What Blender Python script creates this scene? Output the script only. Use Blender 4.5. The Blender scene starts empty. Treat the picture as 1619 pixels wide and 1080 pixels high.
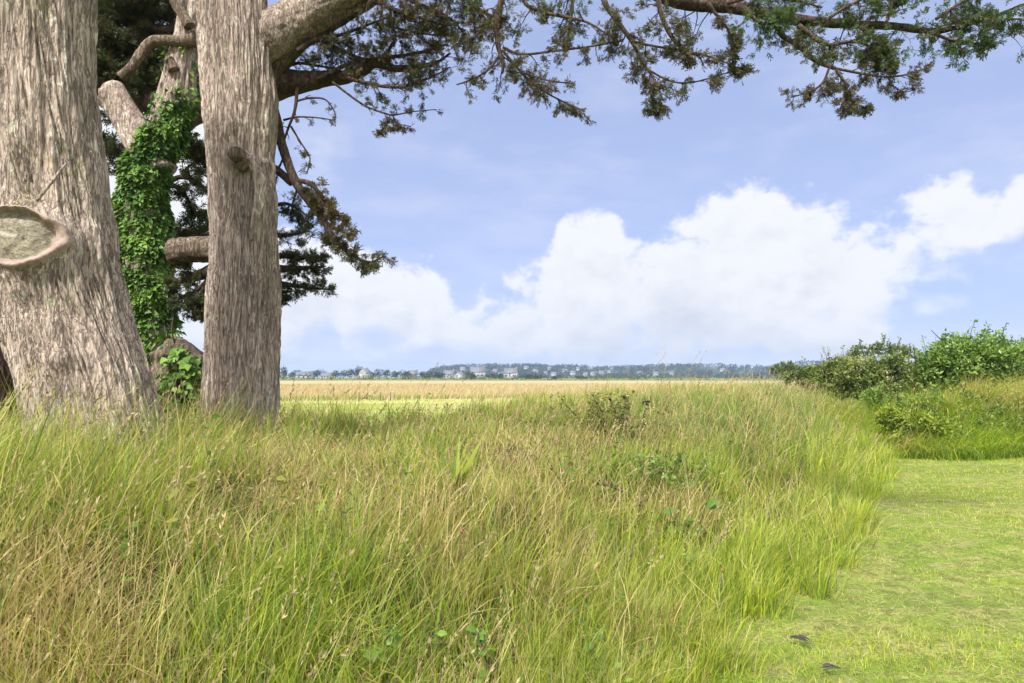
import bpy, math, random
import numpy as np
R_ = math.radians
rng = np.random.default_rng(7)
random.seed(7)
SC = bpy.context.scene
COL = SC.collection

# ------------------------------------------------------------------ camera
EYE = 1.6
PITCH = R_(3.0)
cam = bpy.data.cameras.new('camera')
cam.lens = 24.0
cam.sensor_width = 36.0
cam.clip_start = 0.05
cam.clip_end = 9000
cam_o = bpy.data.objects.new('camera', cam)
cam_o.location = (0, 0, EYE)
cam_o.rotation_euler = (R_(90) + PITCH, 0, 0)
COL.objects.link(cam_o)
SC.camera = cam_o
FPX = 1619 * 24 / 36.0

def ray(px, py):
    xn = (np.asarray(px, float) - 809.5) / FPX
    yn = (540 - np.asarray(py, float)) / FPX
    c, s = math.cos(PITCH), math.sin(PITCH)
    return np.stack([xn + 0 * yn, c - s * yn, s + c * yn], -1)

def P(px, py, Y):
    d = ray(px, py)
    return d / d[..., 1:2] * np.asarray(Y, float)[..., None] + np.array([0, 0, EYE])

def mpp(Y):
    return Y / FPX

# ------------------------------------------------------------------ exposure, sun, sky
SC.view_settings.view_transform = 'Standard'
SC.view_settings.look = 'None'
SC.view_settings.gamma = 1.0
SC.view_settings.exposure = 1.45
SUN_EL, SUN_AZ = 50.0, 205.0          # azimuth clockwise from +Y
sd = np.array([math.sin(R_(SUN_AZ)) * math.cos(R_(SUN_EL)), math.cos(R_(SUN_AZ)) * math.cos(R_(SUN_EL)), math.sin(R_(SUN_EL))])
sun = bpy.data.lights.new('sun', 'SUN')
sun.energy = 3.2
sun.angle = R_(9.0)
sun.color = (1.0, 0.95, 0.87)
sun_o = bpy.data.objects.new('sun', sun)
from mathutils import Vector
sun_o.rotation_euler = Vector(tuple(sd)).to_track_quat('Z', 'Y').to_euler()
COL.objects.link(sun_o)

class NT:
    def __init__(s, tree):
        s.t = tree; s.n = tree.nodes; s.l = tree.links; s.n.clear()
    def new(s, typ, **kw):
        n = s.n.new(typ)
        for k, v in kw.items():
            setattr(n, k, v)
        return n
    def put(s, sock, v):
        if v is None: return
        if hasattr(v, 'node'): s.l.new(v, sock)
        else:
            if isinstance(v, (tuple, list)) and len(v) == 3 and sock.type == 'RGBA': v = (*v, 1)
            sock.default_value = v
    def m(s, op, a, b=None, c=None, clamp=False):
        n = s.new('ShaderNodeMath', operation=op, use_clamp=clamp)
        s.put(n.inputs[0], a); s.put(n.inputs[1], b); s.put(n.inputs[2], c)
        return n.outputs[0]
    def mix(s, f, a, b, blend='MIX'):
        n = s.new('ShaderNodeMix', data_type='RGBA', blend_type=blend)
        s.put(n.inputs[0], f); s.put(n.inputs[6], a); s.put(n.inputs[7], b)
        return n.outputs[2]
    def noise(s, vec, scale, detail=4, rough=0.55, dist=0.0, out='Fac'):
        n = s.new('ShaderNodeTexNoise')
        s.put(n.inputs['Vector'], vec)
        n.inputs['Scale'].default_value = scale; n.inputs['Detail'].default_value = detail
        n.inputs['Roughness'].default_value = rough; n.inputs['Distortion'].default_value = dist
        return n.outputs[out]
    def ramp(s, f, stops, interp='LINEAR'):
        n = s.new('ShaderNodeValToRGB'); n.color_ramp.interpolation = interp
        e = n.color_ramp.elements
        while len(e) < len(stops): e.new(0.5)
        for q, (p, c) in zip(e, stops):
            q.position = p
            q.color = (c, c, c, 1) if isinstance(c, (int, float)) else (*c, 1)
        s.put(n.inputs[0], f)
        return n.outputs[0]
    def smooth(s, x, lo, hi):
        n = s.new('ShaderNodeMapRange', interpolation_type='SMOOTHSTEP')
        s.put(n.inputs[0], x); n.inputs[1].default_value = lo; n.inputs[2].default_value = hi
        return n.outputs[0]
    def scalevec(s, vec, sc):
        n = s.new('ShaderNodeVectorMath', operation='MULTIPLY')
        s.put(n.inputs[0], vec); n.inputs[1].default_value = sc
        return n.outputs[0]

SKY_STRENGTH = 0.08
world = bpy.data.worlds.new('World')
SC.world = world
world.use_nodes = True
w = NT(world.node_tree)
def build_world():
    sky = w.new('ShaderNodeTexSky', sky_type='NISHITA')
    sky.sun_disc = False
    sky.sun_elevation = R_(SUN_EL)
    sky.sun_rotation = R_(SUN_AZ)
    sky.air_density = 1.0; sky.dust_density = 0.6; sky.ozone_density = 1.5
    tc = w.new('ShaderNodeTexCoord')
    d = tc.outputs['Generated']
    lift = w.new('ShaderNodeVectorMath', operation='ADD'); w.put(lift.inputs[0], w.scalevec(d, (1.0, 1.0, 0.75))); lift.inputs[1].default_value = (0, 0, 0.42)
    nv = w.new('ShaderNodeVectorMath', operation='NORMALIZE'); w.put(nv.inputs[0], lift.outputs[0]); w.l.new(nv.outputs[0], sky.inputs['Vector'])
    sep = w.new('ShaderNodeSeparateXYZ'); w.put(sep.inputs[0], d)
    x, y, z = sep.outputs
    az = w.m('ARCTAN2', x, y)
    hor = w.m('SQRT', w.m('ADD', w.m('MULTIPLY', x, x), w.m('MULTIPLY', y, y)))
    el = w.m('ARCTAN2', z, hor)
    AZ0, AZ1, EL1 = -0.75, 0.75, 0.6
    def azel(px, py):
        v = ray(px, py)
        return math.atan2(v[0], v[1]), math.atan2(v[2], math.hypot(v[0], v[1]))
    an = w.m('DIVIDE', w.m('SUBTRACT', az, AZ0), AZ1 - AZ0, clamp=True)
    def curve(pts, fn=lambda e: e):
        n = w.new('ShaderNodeFloatCurve')
        c = n.mapping.curves[0]
        q = sorted((max(0, min(1, (azel(px, py)[0] - AZ0) / (AZ1 - AZ0))), max(0, min(1, azel(px, py)[1] / EL1))) for px, py in pts)
        c.points[0].location = q[0]; c.points[1].location = q[-1]
        for p in q[1:-1]: c.points.new(*p)
        for p in c.points: p.handle_type = 'AUTO_CLAMPED'
        n.mapping.update()
        w.put(n.inputs['Value'], an)
        return w.m('MULTIPLY', n.outputs[0], EL1)
    top = curve([(-60, 120), (150, 130), (300, 190), (430, 330), (480, 375), (560, 385), (620, 412), (665, 410), (700, 440), (735, 488), (765, 490), (800, 468), (840, 440), (870, 395),
                 (905, 348), (965, 355), (1000, 408), (1060, 372), (1110, 340), (1150, 310), (1215, 313), (1265, 350), (1320, 338), (1390, 350), (1440, 325), (1500, 308), (1570, 325), (1640, 300)])
    bot = curve([(-60, 640), (500, 640), (1340, 640), (1380, 585), (1400, 530), (1425, 480), (1470, 445), (1530, 425), (1580, 390), (1640, 360)])
    dv = w.new('ShaderNodeCombineXYZ')
    w.put(dv.inputs[0], az); w.put(dv.inputs[1], w.m('MULTIPLY', el, 1.25)); dv.inputs[2].default_value = 0.31
    dv = dv.outputs[0]
    n1 = w.noise(dv, 9.0, 9, 0.56)
    n2 = w.noise(dv, 30.0, 6, 0.6)
    nn = w.m('ADD', w.m('MULTIPLY', w.m('SUBTRACT', n1, 0.5), 0.24), w.m('MULTIPLY', w.m('SUBTRACT', n2, 0.5), 0.085))
    e1 = w.m('ADD', w.m('SUBTRACT', top, el), nn)
    m1 = w.smooth(w.m('ADD', e1, 0.008), -0.004, 0.032)
    e2 = w.m('ADD', w.m('SUBTRACT', el, bot), w.m('MULTIPLY', nn, 1.3))
    m2 = w.smooth(e2, -0.02, 0.05)
    mask = w.m('MULTIPLY', m1, m2)
    # torn blue opening low on the left of the big cumulus and thin veils
    def blob(px, py, ra, re):
        a0, e0 = azel(px, py)
        da = w.m('DIVIDE', w.m('SUBTRACT', az, a0), ra); de = w.m('DIVIDE', w.m('SUBTRACT', el, e0), re)
        r2 = w.m('ADD', w.m('MULTIPLY', da, da), w.m('MULTIPLY', de, de))
        return w.m('ADD', w.m('SUBTRACT', 1.0, r2), w.m('MULTIPLY', nn, 14.0))
    hole = w.smooth(blob(600, 535, 0.045, 0.022), 0.0, 1.0)
    mask = w.m('MULTIPLY', mask, w.m('SUBTRACT', 1.0, w.m('MULTIPLY', hole, 0.75)))
    mask = w.m('MAXIMUM', mask, w.m('MULTIPLY', w.smooth(blob(1488, 480, 0.04, 0.02), 0.0, 1.2), 0.75))
    mask = w.m('MAXIMUM', mask, w.m('MULTIPLY', w.smooth(el, 0.085, 0.005), 0.85))
    veil = w.m('ADD', 0.03, w.m('MULTIPLY', w.smooth(w.noise(w.scalevec(dv, (1.0, 2.4, 1.0)), 5.0, 8, 0.6), 0.38, 0.80), 0.27))
    mask = w.m('MAXIMUM', mask, w.m('MULTIPLY', w.smooth(blob(505, 250, 0.05, 0.07), 0.0, 2.0), 0.55))
    mask = w.m('ADD', mask, w.m('MULTIPLY', veil, w.m('SUBTRACT', 1.0, mask)), clamp=True)
    off = w.new('ShaderNodeVectorMath', operation='ADD'); w.put(off.inputs[0], dv); off.inputs[1].default_value = (-0.012, 0.022, 0.0)
    nb = w.noise(off.outputs[0], 9.0, 9, 0.56)
    relief = w.m('MULTIPLY', w.m('SUBTRACT', nb, n1), 2.3)
    core = w.smooth(blob(1040, 500, 0.20, 0.075), 0.0, 1.5)
    lowg = w.smooth(el, 0.13, 0.0)
    inn = w.smooth(e1, 0.0, 0.08)
    shade = w.m('MULTIPLY', inn, w.m('ADD', w.m('ADD', 0.04, relief), w.m('ADD', w.m('MULTIPLY', core, 0.46), w.m('MULTIPLY', lowg, 0.26))), clamp=True)
    k = 1.0 / (SKY_STRENGTH * 2 ** SC.view_settings.exposure)
    white = tuple(v * k for v in (0.955, 0.965, 1.0))
    grey = tuple(v * k for v in (0.60, 0.65, 0.78))
    cloud = w.mix(shade, white, grey)
    tint = w.mix(1.0, sky.outputs[0], SKY_TINT, 'MULTIPLY')
    fin = w.mix(mask, tint, cloud)
    # unseen bright cloud added overhead and behind the viewer to lift the ambient light
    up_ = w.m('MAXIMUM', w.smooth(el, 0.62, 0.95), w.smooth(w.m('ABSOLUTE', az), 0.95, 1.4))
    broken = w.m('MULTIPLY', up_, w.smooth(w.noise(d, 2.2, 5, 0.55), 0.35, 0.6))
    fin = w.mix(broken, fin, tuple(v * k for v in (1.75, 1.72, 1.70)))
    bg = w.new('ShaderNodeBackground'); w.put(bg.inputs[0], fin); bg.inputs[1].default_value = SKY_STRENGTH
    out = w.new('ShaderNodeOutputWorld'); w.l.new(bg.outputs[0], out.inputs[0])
SKY_TINT = (2.0, 1.55, 1.42)
build_world()
SC.cycles.max_bounces = 7
SC.cycles.diffuse_bounces = 4
SC.cycles.glossy_bounces = 2
SC.cycles.transmission_bounces = 4
SC.cycles.use_denoising = True

# ------------------------------------------------------------------ numeric helpers
_perm = np.random.default_rng(3).permutation(256)
_perm = np.concatenate([_perm, _perm, _perm])
_g = np.random.default_rng(4).normal(size=(256, 3)); _g /= np.linalg.norm(_g, axis=1)[:, None]
def perlin(p):
    p = np.asarray(p, float)
    i = np.floor(p).astype(np.int64); f = p - i
    i &= 255
    uvw = f * f * f * (f * (f * 6 - 15) + 10)
    res = 0
    for dx in (0, 1):
        wx = uvw[..., 0] if dx else 1 - uvw[..., 0]
        for dy in (0, 1):
            wy = uvw[..., 1] if dy else 1 - uvw[..., 1]
            for dz in (0, 1):
                wz = uvw[..., 2] if dz else 1 - uvw[..., 2]
                h = _perm[(_perm[(_perm[(i[..., 0] + dx) & 255] + i[..., 1] + dy) & 255] + i[..., 2] + dz) & 255]
                g = _g[h]
                res = res + wx * wy * wz * (g[..., 0] * (f[..., 0] - dx) + g[..., 1] * (f[..., 1] - dy) + g[..., 2] * (f[..., 2] - dz))
    return res * 1.6
def fbm(p, o=4, r=0.5):
    s = 0; a = 1.0; q = np.asarray(p, float)
    for k in range(o):
        s = s + a * perlin(q); q = q * 2.03 + 17.1; a *= r
    return s
def n2(x, y, sc, seed=0.0, o=3):
    return fbm(np.stack([x * sc + seed, y * sc - seed, np.zeros_like(x) + seed * 0.37 + 0.5], -1), o)
def sstep(x, a, b):
    t = np.clip((x - a) / (b - a), 0, 1)
    return t * t * (3 - 2 * t)
def norm(v):
    return v / np.maximum(np.linalg.norm(v, axis=-1, keepdims=True), 1e-9)

class MB:
    """collects vertices, quads, triangles and a colour per vertex; build() links ONE mesh object"""
    def __init__(s): s.v = []; s.q = []; s.t = []; s.c = []; s.n = 0
    def add(s, v, q=None, t=None, c=(0.5, 0.5, 0.5)):
        v = np.asarray(v, float).reshape(-1, 3)
        if q is not None and len(q): s.q.append(np.asarray(q, np.int64).reshape(-1, 4) + s.n)
        if t is not None and len(t): s.t.append(np.asarray(t, np.int64).reshape(-1, 3) + s.n)
        s.v.append(v); c = np.asarray(c, float)
        s.c.append(np.broadcast_to(c, (len(v), 3)) if c.ndim == 1 else c)
        s.n += len(v)
    def build(s, name, mat, parent=None, smooth=False, loc=None):
        v = np.concatenate(s.v); c = np.concatenate(s.c)
        q = np.concatenate(s.q) if s.q else np.zeros((0, 4), np.int64)
        t = np.concatenate(s.t) if s.t else np.zeros((0, 3), np.int64)
        org = np.zeros(3) if loc is None else np.asarray(loc, float)
        if parent is not None and loc is None: org = np.array(WORLD_LOC[parent.name])
        me = bpy.data.meshes.new(name)
        me.vertices.add(len(v)); me.vertices.foreach_set('co', (v - org).astype(np.float32).ravel())
        nl = q.size + t.size
        me.loops.add(nl); me.loops.foreach_set('vertex_index', np.concatenate([q.ravel(), t.ravel()]).astype(np.int32))
        me.polygons.add(len(q) + len(t))
        st = np.concatenate([np.arange(len(q)) * 4, q.size + np.arange(len(t)) * 3]).astype(np.int32)
        me.polygons.foreach_set('loop_start', st)
        if smooth: me.polygons.foreach_set('use_smooth', np.ones(len(st), bool))
        a = me.color_attributes.new('tone', 'FLOAT_COLOR', 'POINT')
        a.data.foreach_set('color', np.concatenate([c, np.ones((len(c), 1))], 1).astype(np.float32).ravel())
        me.update(calc_edges=True)
        me.materials.append(mat)
        o = bpy.data.objects.new(name, me)
        COL.objects.link(o)
        WORLD_LOC[o.name] = org
        if parent is not None:
            o.parent = parent
            o.location = tuple(org - np.array(WORLD_LOC[parent.name]))
        else:
            o.location = tuple(org)
        return o
WORLD_LOC = {}
def tag(o, label=None, cat=None, group=None, kind=None):
    if label: o['label'] = label
    if cat: o['category'] = cat
    if group: o['group'] = group
    if kind: o['kind'] = kind
    return o
def thing(name, label, cat, loc, group=None):
    o = bpy.data.objects.new(name, None)
    o.empty_display_size = 0.2
    o.location = tuple(loc); COL.objects.link(o)
    WORLD_LOC[o.name] = np.asarray(loc, float)
    return tag(o, label, cat, group)

def resample(pts, rad, step):
    pts = np.asarray(pts, float); rad = np.asarray(rad, float)
    n = len(pts)
    # Catmull-Rom then even arc length
    ext = np.vstack([2 * pts[0] - pts[1], pts, 2 * pts[-1] - pts[-2]])
    re = np.concatenate([[rad[0]], rad, [rad[-1]]])
    out, ro = [], []
    for k in range(n - 1):
        a, b, c, d = ext[k], ext[k + 1], ext[k + 2], ext[k + 3]
        for t in np.linspace(0, 1, 12, endpoint=False):
            out.append(0.5 * (2 * b + (c - a) * t + (2 * a - 5 * b + 4 * c - d) * t * t + (3 * b - a - 3 * c + d) * t ** 3))
            ro.append(re[k + 1] * (1 - t) + re[k + 2] * t)
    out.append(pts[-1]); ro.append(rad[-1])
    out = np.array(out); ro = np.array(ro)
    s = np.concatenate([[0], np.cumsum(np.linalg.norm(np.diff(out, axis=0), axis=1))])
    m = max(3, int(s[-1] / step) + 1)
    u = np.linspace(0, s[-1], m)
    return np.stack([np.interp(u, s, out[:, i]) for i in range(3)], 1), np.interp(u, s, ro), u

def frames(p):
    t = norm(np.gradient(p, axis=0))
    a = np.zeros_like(t); ref = np.array([1.0, 0, 0]) if abs(t[0, 0]) < 0.8 else np.array([0, 0, 1.0])
    x = ref
    for k in range(len(t)):
        x = x - t[k] * np.dot(x, t[k]); x = x / np.linalg.norm(x); a[k] = x
    return t, a, np.cross(t, a)

def tube(mb, p, r, k=6, c=(0.5, 0.5, 0.5), cap=True, disp=None, u=None):
    p = np.asarray(p, float); r = np.asarray(r, float)
    t, a, b = frames(p)
    th = np.linspace(0, 2 * np.pi, k, endpoint=False)
    dirs = a[:, None] * np.cos(th)[None, :, None] + b[:, None] * np.sin(th)[None, :, None]
    rr = np.repeat(r[:, None], k, 1)
    if disp is not None: rr = rr + disp(p, dirs, th, rr, u)
    v = p[:, None] + dirs * rr[..., None]
    n = len(p)
    i = np.arange(n - 1)[:, None] * k; j = np.arange(k)[None]; j2 = (j + 1) % k
    q = np.stack([i + j, i + j2, i + k + j2, i + k + j], -1).reshape(-1, 4)
    v = v.reshape(-1, 3); tri = None
    if cap:
        v = np.vstack([v, p[-1] + t[-1] * r[-1] * 0.15, p[0] - t[0] * r[0] * 0.15])
        e = (n - 1) * k; jj = np.arange(k); j3 = (jj + 1) % k
        tri = np.vstack([np.stack([e + jj, e + j3, np.full(k, n * k)], 1), np.stack([j3, jj, np.full(k, n * k + 1)], 1)])
    mb.add(v, q, tri, c)

def rotframes(d, roll, nref=None):
    """rows: x (side), y (along d), z (normal)"""
    d = norm(d)
    if nref is not None:
        z = norm(nref - d * (d * nref).sum(1, keepdims=True)); x = np.cross(d, z)
        c, s = np.cos(roll)[:, None], np.sin(roll)[:, None]
        return x * c + z * s, d, z * c - x * s
    ref = np.where(np.abs(d[:, 2:3]) > 0.9, np.array([[1.0, 0, 0]]), np.array([[0, 0, 1.0]]))
    x = norm(np.cross(d, ref)); z = np.cross(x, d)
    c, s = np.cos(roll)[:, None], np.sin(roll)[:, None]
    return x * c + z * s, d, z * c - x * s

def instances(mb, tv, tf, pos, d, roll, size, col, nref=None):
    X, Yv, Z = rotframes(d, roll, nref)
    n = len(pos); m = len(tv)
    size = np.broadcast_to(np.asarray(size, float), (n,))
    v = pos[:, None] + size[:, None, None] * (tv[None, :, 0:1] * X[:, None] + tv[None, :, 1:2] * Yv[:, None] + tv[None, :, 2:3] * Z[:, None])
    f = (np.asarray(tf)[None] + (np.arange(n) * m)[:, None, None]).reshape(-1, len(tf[0]))
    c = np.repeat(np.asarray(col, float), m, 0)
    if len(tf[0]) == 3: mb.add(v.reshape(-1, 3), None, f, c)
    else: mb.add(v.reshape(-1, 3), f, None, c)

def blades(mb, base, h, wid, az, phi0, phi1, col, seg=4, tipcol=None, flat=1.0, pw=1.0):
    """ribbons that leave the ground at phi0 from vertical and bend to phi0+phi1, in direction az"""
    n = len(base)
    t = np.linspace(0, 1, seg + 1)
    ph = phi0[:, None] + phi1[:, None] * t[None, :] ** 1.4
    ds = h[:, None] / seg
    hor = np.concatenate([np.zeros((n, 1)), np.cumsum(np.sin((ph[:, 1:] + ph[:, :-1]) / 2) * ds, 1)], 1)
    ver = np.concatenate([np.zeros((n, 1)), np.cumsum(np.cos((ph[:, 1:] + ph[:, :-1]) / 2) * ds, 1)], 1)
    dx, dy = np.sin(az), np.cos(az)
    p = base[:, None] + np.stack([hor * dx[:, None], hor * dy[:, None], ver], -1)
    # ribbon width axis: horizontal, turned by a random amount from the bend plane
    a2 = az + np.pi / 2 + rng.normal(0, 0.7, n)
    side = np.stack([np.sin(a2), np.cos(a2), rng.normal(0, 0.15, n)], -1)
    wt = np.clip(1.0 - t ** (2.2 * pw), 0.06, 1) * (0.75 + 0.25 * np.sin(np.pi * np.clip(t * 1.4, 0, 1)))
    off = side[:, None] * (wid[:, None] * wt[None] * 0.5)[..., None]
    v = np.stack([p - off, p + off], 2).reshape(n, -1, 3)
    m = 2 * (seg + 1)
    k = np.arange(seg)
    f = np.stack([2 * k, 2 * k + 1, 2 * k + 3, 2 * k + 2], 1)
    f = (f[None] + (np.arange(n) * m)[:, None, None]).reshape(-1, 4)
    if tipcol is None: c = np.repeat(col, m, 0)
    else:
        a = np.repeat(t ** 2, 2)[None, :, None]
        c = (col[:, None] * (1 - a) + tipcol[:, None] * a).reshape(-1, 3)
    mb.add(v.reshape(-1, 3), f, None, c)
    return p

# ------------------------------------------------------------------ materials
def mat(name):
    m = bpy.data.materials.new(name); m.use_nodes = True
    return m, NT(m.node_tree)
def principled(nt, col, rough=0.8, normal=None, spec=0.3):
    b = nt.new('ShaderNodeBsdfPrincipled')
    nt.put(b.inputs['Base Color'], col); nt.put(b.inputs['Roughness'], rough)
    b.inputs['Specular IOR Level'].default_value = spec
    if normal is not None: nt.put(b.inputs['Normal'], normal)
    return b
def finish(nt, sh):
    o = nt.new('ShaderNodeOutputMaterial'); nt.l.new(sh.outputs[0], o.inputs[0])
def leaf_mat(name, trans=0.35, rough=0.55, spec=0.25, gain=1.0):
    m, nt = mat(name)
    a = nt.new('ShaderNodeAttribute', attribute_name='tone').outputs['Color']
    nz = nt.noise(nt.new('ShaderNodeNewGeometry').outputs['Position'], 9.0, 3)
    col = nt.mix(1.0, a, nt.ramp(nz, [(0.25, 0.82 * gain), (0.75, 1.18 * gain)]), 'MULTIPLY')
    b = principled(nt, col, rough, None, spec)
    tr = nt.new('ShaderNodeBsdfTranslucent')
    nt.put(tr.inputs[0], nt.mix(1.0, col, (1.05, 1.1, 0.7), 'MULTIPLY'))
    mx = nt.new('ShaderNodeMixShader'); mx.inputs[0].default_value = trans
    nt.l.new(b.outputs[0], mx.inputs[1]); nt.l.new(tr.outputs[0], mx.inputs[2])
    finish(nt, mx)
    return m
def bump(nt, h, dist=0.02, strength=0.8):
    n = nt.new('ShaderNodeBump'); n.inputs['Distance'].default_value = dist; n.inputs['Strength'].default_value = strength
    nt.put(n.inputs['Height'], h)
    return n.outputs[0]
def bark_mat(name, c0, c1, c2, lichen=0.5, moss=0.0, fine=1.0):
    m, nt = mat(name)
    pos = nt.new('ShaderNodeTexCoord').outputs['Object']
    tone = nt.new('ShaderNodeAttribute', attribute_name='tone')
    sp = nt.new('ShaderNodeSeparateColor'); nt.l.new(tone.outputs['Color'], sp.inputs[0])
    ridge = sp.outputs[0]
    fib = nt.noise(nt.scalevec(pos, (1, 1, 0.1)), 42 * fine, 6, 0.62, 0.6)
    big = nt.noise(pos, 2.2, 4)
    med = nt.noise(nt.scalevec(pos, (1, 1, 0.35)), 11, 5, 0.6)
    col = nt.mix(nt.ramp(fib, [(0.3, 0.0), (0.68, 1.0)]), c0, c1)
    col = nt.mix(nt.ramp(med, [(0.35, 0.0), (0.72, 0.6)]), col, c2)
    col = nt.mix(nt.m('MULTIPLY', nt.ramp(ridge, [(0.0, 1.0), (0.42, 0.0)]), 0.45), col, tuple(v * 0.5 for v in c0))
    ck = nt.m('ABSOLUTE', nt.m('SUBTRACT', nt.noise(nt.scalevec(pos, (1, 1, 0.09)), 20 * fine, 4, 0.6, 0.5), 0.5))
    ck2 = nt.m('ABSOLUTE', nt.m('SUBTRACT', nt.noise(nt.scalevec(pos, (1, 1, 0.13)), 46 * fine, 3, 0.6, 0.4), 0.5))
    crack = nt.m('MAXIMUM', nt.ramp(ck, [(0.0, 1.0), (0.035, 0.0)]), nt.ramp(ck2, [(0.0, 0.6), (0.03, 0.0)]))
    col = nt.mix(nt.m('MULTIPLY', crack, 0.6), col, tuple(v * 0.42 for v in c0))
    l1 = nt.noise(nt.scalevec(pos, (1, 1, 0.55)), 21, 3, 0.5, 0.3)
    l2 = nt.noise(pos, 1.5, 3)
    lm = nt.m('MULTIPLY', nt.smooth(l1, 0.57, 0.63), nt.m('MULTIPLY', nt.smooth(l2, 0.36, 0.56), lichen))
    lm = nt.m('MULTIPLY', lm, nt.ramp(ridge, [(0.3, 0.0), (0.6, 1.0)]))
    col = nt.mix(lm, col, nt.mix(nt.smooth(big, 0.4, 0.6), (0.46, 0.48, 0.33), (0.62, 0.60, 0.52)))
    if moss:
        g1 = nt.noise(pos, 14, 4, 0.6); g2 = nt.noise(pos, 1.1, 2)
        col = nt.mix(nt.m('MULTIPLY', nt.m('MULTIPLY', nt.smooth(g1, 0.5, 0.64), nt.smooth(g2, 0.5, 0.66)), moss), col, (0.20, 0.19, 0.07))
    stain = nt.noise(nt.scalevec(pos, (1, 1, 0.3)), 3.5, 5, 0.6)
    col = nt.mix(1.0, col, nt.mix(nt.smooth(stain, 0.32, 0.62), (0.68, 0.66, 0.63), (1.10, 1.08, 1.06)), 'MULTIPLY')
    h = nt.m('SUBTRACT', nt.m('ADD', fib, nt.m('MULTIPLY', med, 0.6)), nt.m('MULTIPLY', crack, 0.7))
    finish(nt, principled(nt, col, 0.9, bump(nt, h, 0.02, 1.0), 0.12))
    return m

M_BARK = bark_mat('cypress_bark', (0.31, 0.24, 0.205), (0.53, 0.445, 0.395), (0.43, 0.35, 0.305), 1.0, 0.0)
M_BARK_MOSS = bark_mat('mossy_cypress_bark', (0.30, 0.235, 0.195), (0.51, 0.435, 0.375), (0.41, 0.34, 0.285), 1.0, 0.9)
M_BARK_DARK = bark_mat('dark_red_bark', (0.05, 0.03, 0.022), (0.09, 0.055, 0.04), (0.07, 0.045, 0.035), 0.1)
M_LIMB = bark_mat('limb_bark', (0.14, 0.105, 0.08), (0.24, 0.19, 0.15), (0.19, 0.15, 0.115), 0.3)
M_TWIG = bark_mat('twig_bark', (0.075, 0.055, 0.045), (0.13, 0.095, 0.075), (0.10, 0.075, 0.06), 0.1)
M_CYP = leaf_mat('cypress_needles', 0.3, 0.6, 0.2)
M_IVY = leaf_mat('ivy_leaf', 0.2, 0.55, 0.25)
M_LEAF = leaf_mat('shrub_leaf', 0.35, 0.45, 0.35)
M_GRASS = leaf_mat('grass_blade', 0.47, 0.5, 0.25)
M_FAR = leaf_mat('far_foliage', 0.2, 0.8, 0.1)

def scar_mat():
    m, nt = mat('callused_wood')
    pos = nt.new('ShaderNodeTexCoord').outputs['Object']
    sp = nt.new('ShaderNodeSeparateColor'); nt.l.new(nt.new('ShaderNodeAttribute', attribute_name='tone').outputs['Color'], sp.inputs[0])
    n1 = nt.noise(pos, 16, 6, 0.65); n2_ = nt.noise(pos, 60, 4, 0.6)
    face = nt.mix(nt.ramp(n1, [(0.35, 0.0), (0.65, 1.0)]), (0.15, 0.13, 0.10), (0.29, 0.265, 0.19))
    crk = nt.m('ABSOLUTE', nt.m('SUBTRACT', nt.noise(nt.scalevec(pos, (0.5, 0.5, 2.2)), 13, 5, 0.65), 0.5))
    face = nt.mix(nt.m('MULTIPLY', nt.smooth(n2_, 0.55, 0.66), 0.6), face, (0.42, 0.42, 0.30))
    face = nt.mix(nt.ramp(crk, [(0.0, 0.75), (0.03, 0.0)]), face, (0.06, 0.05, 0.035))
    collar = nt.mix(nt.ramp(n1, [(0.3, 0.0), (0.7, 1.0)]), (0.21, 0.155, 0.125), (0.35, 0.275, 0.23))
    col = nt.mix(sp.outputs[0], face, collar)
    col = nt.mix(sp.outputs[1], col, (0.42, 0.39, 0.33))
    col = nt.mix(sp.outputs[2], col, (0.02, 0.015, 0.012))
    finish(nt, principled(nt, col, 0.85, bump(nt, nt.m('ADD', n1, n2_), 0.01, 0.6), 0.2))
    return m
M_SCAR = scar_mat()

def plain_mat(name, c0, c1, scale=12, rough=0.8, bd=0.01):
    m, nt = mat(name)
    pos = nt.new('ShaderNodeTexCoord').outputs['Object']
    n1 = nt.noise(pos, scale, 5, 0.6)
    finish(nt, principled(nt, nt.mix(nt.ramp(n1, [(0.3, 0.0), (0.7, 1.0)]), c0, c1), rough, bump(nt, n1, bd, 0.6)))
    return m

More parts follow.
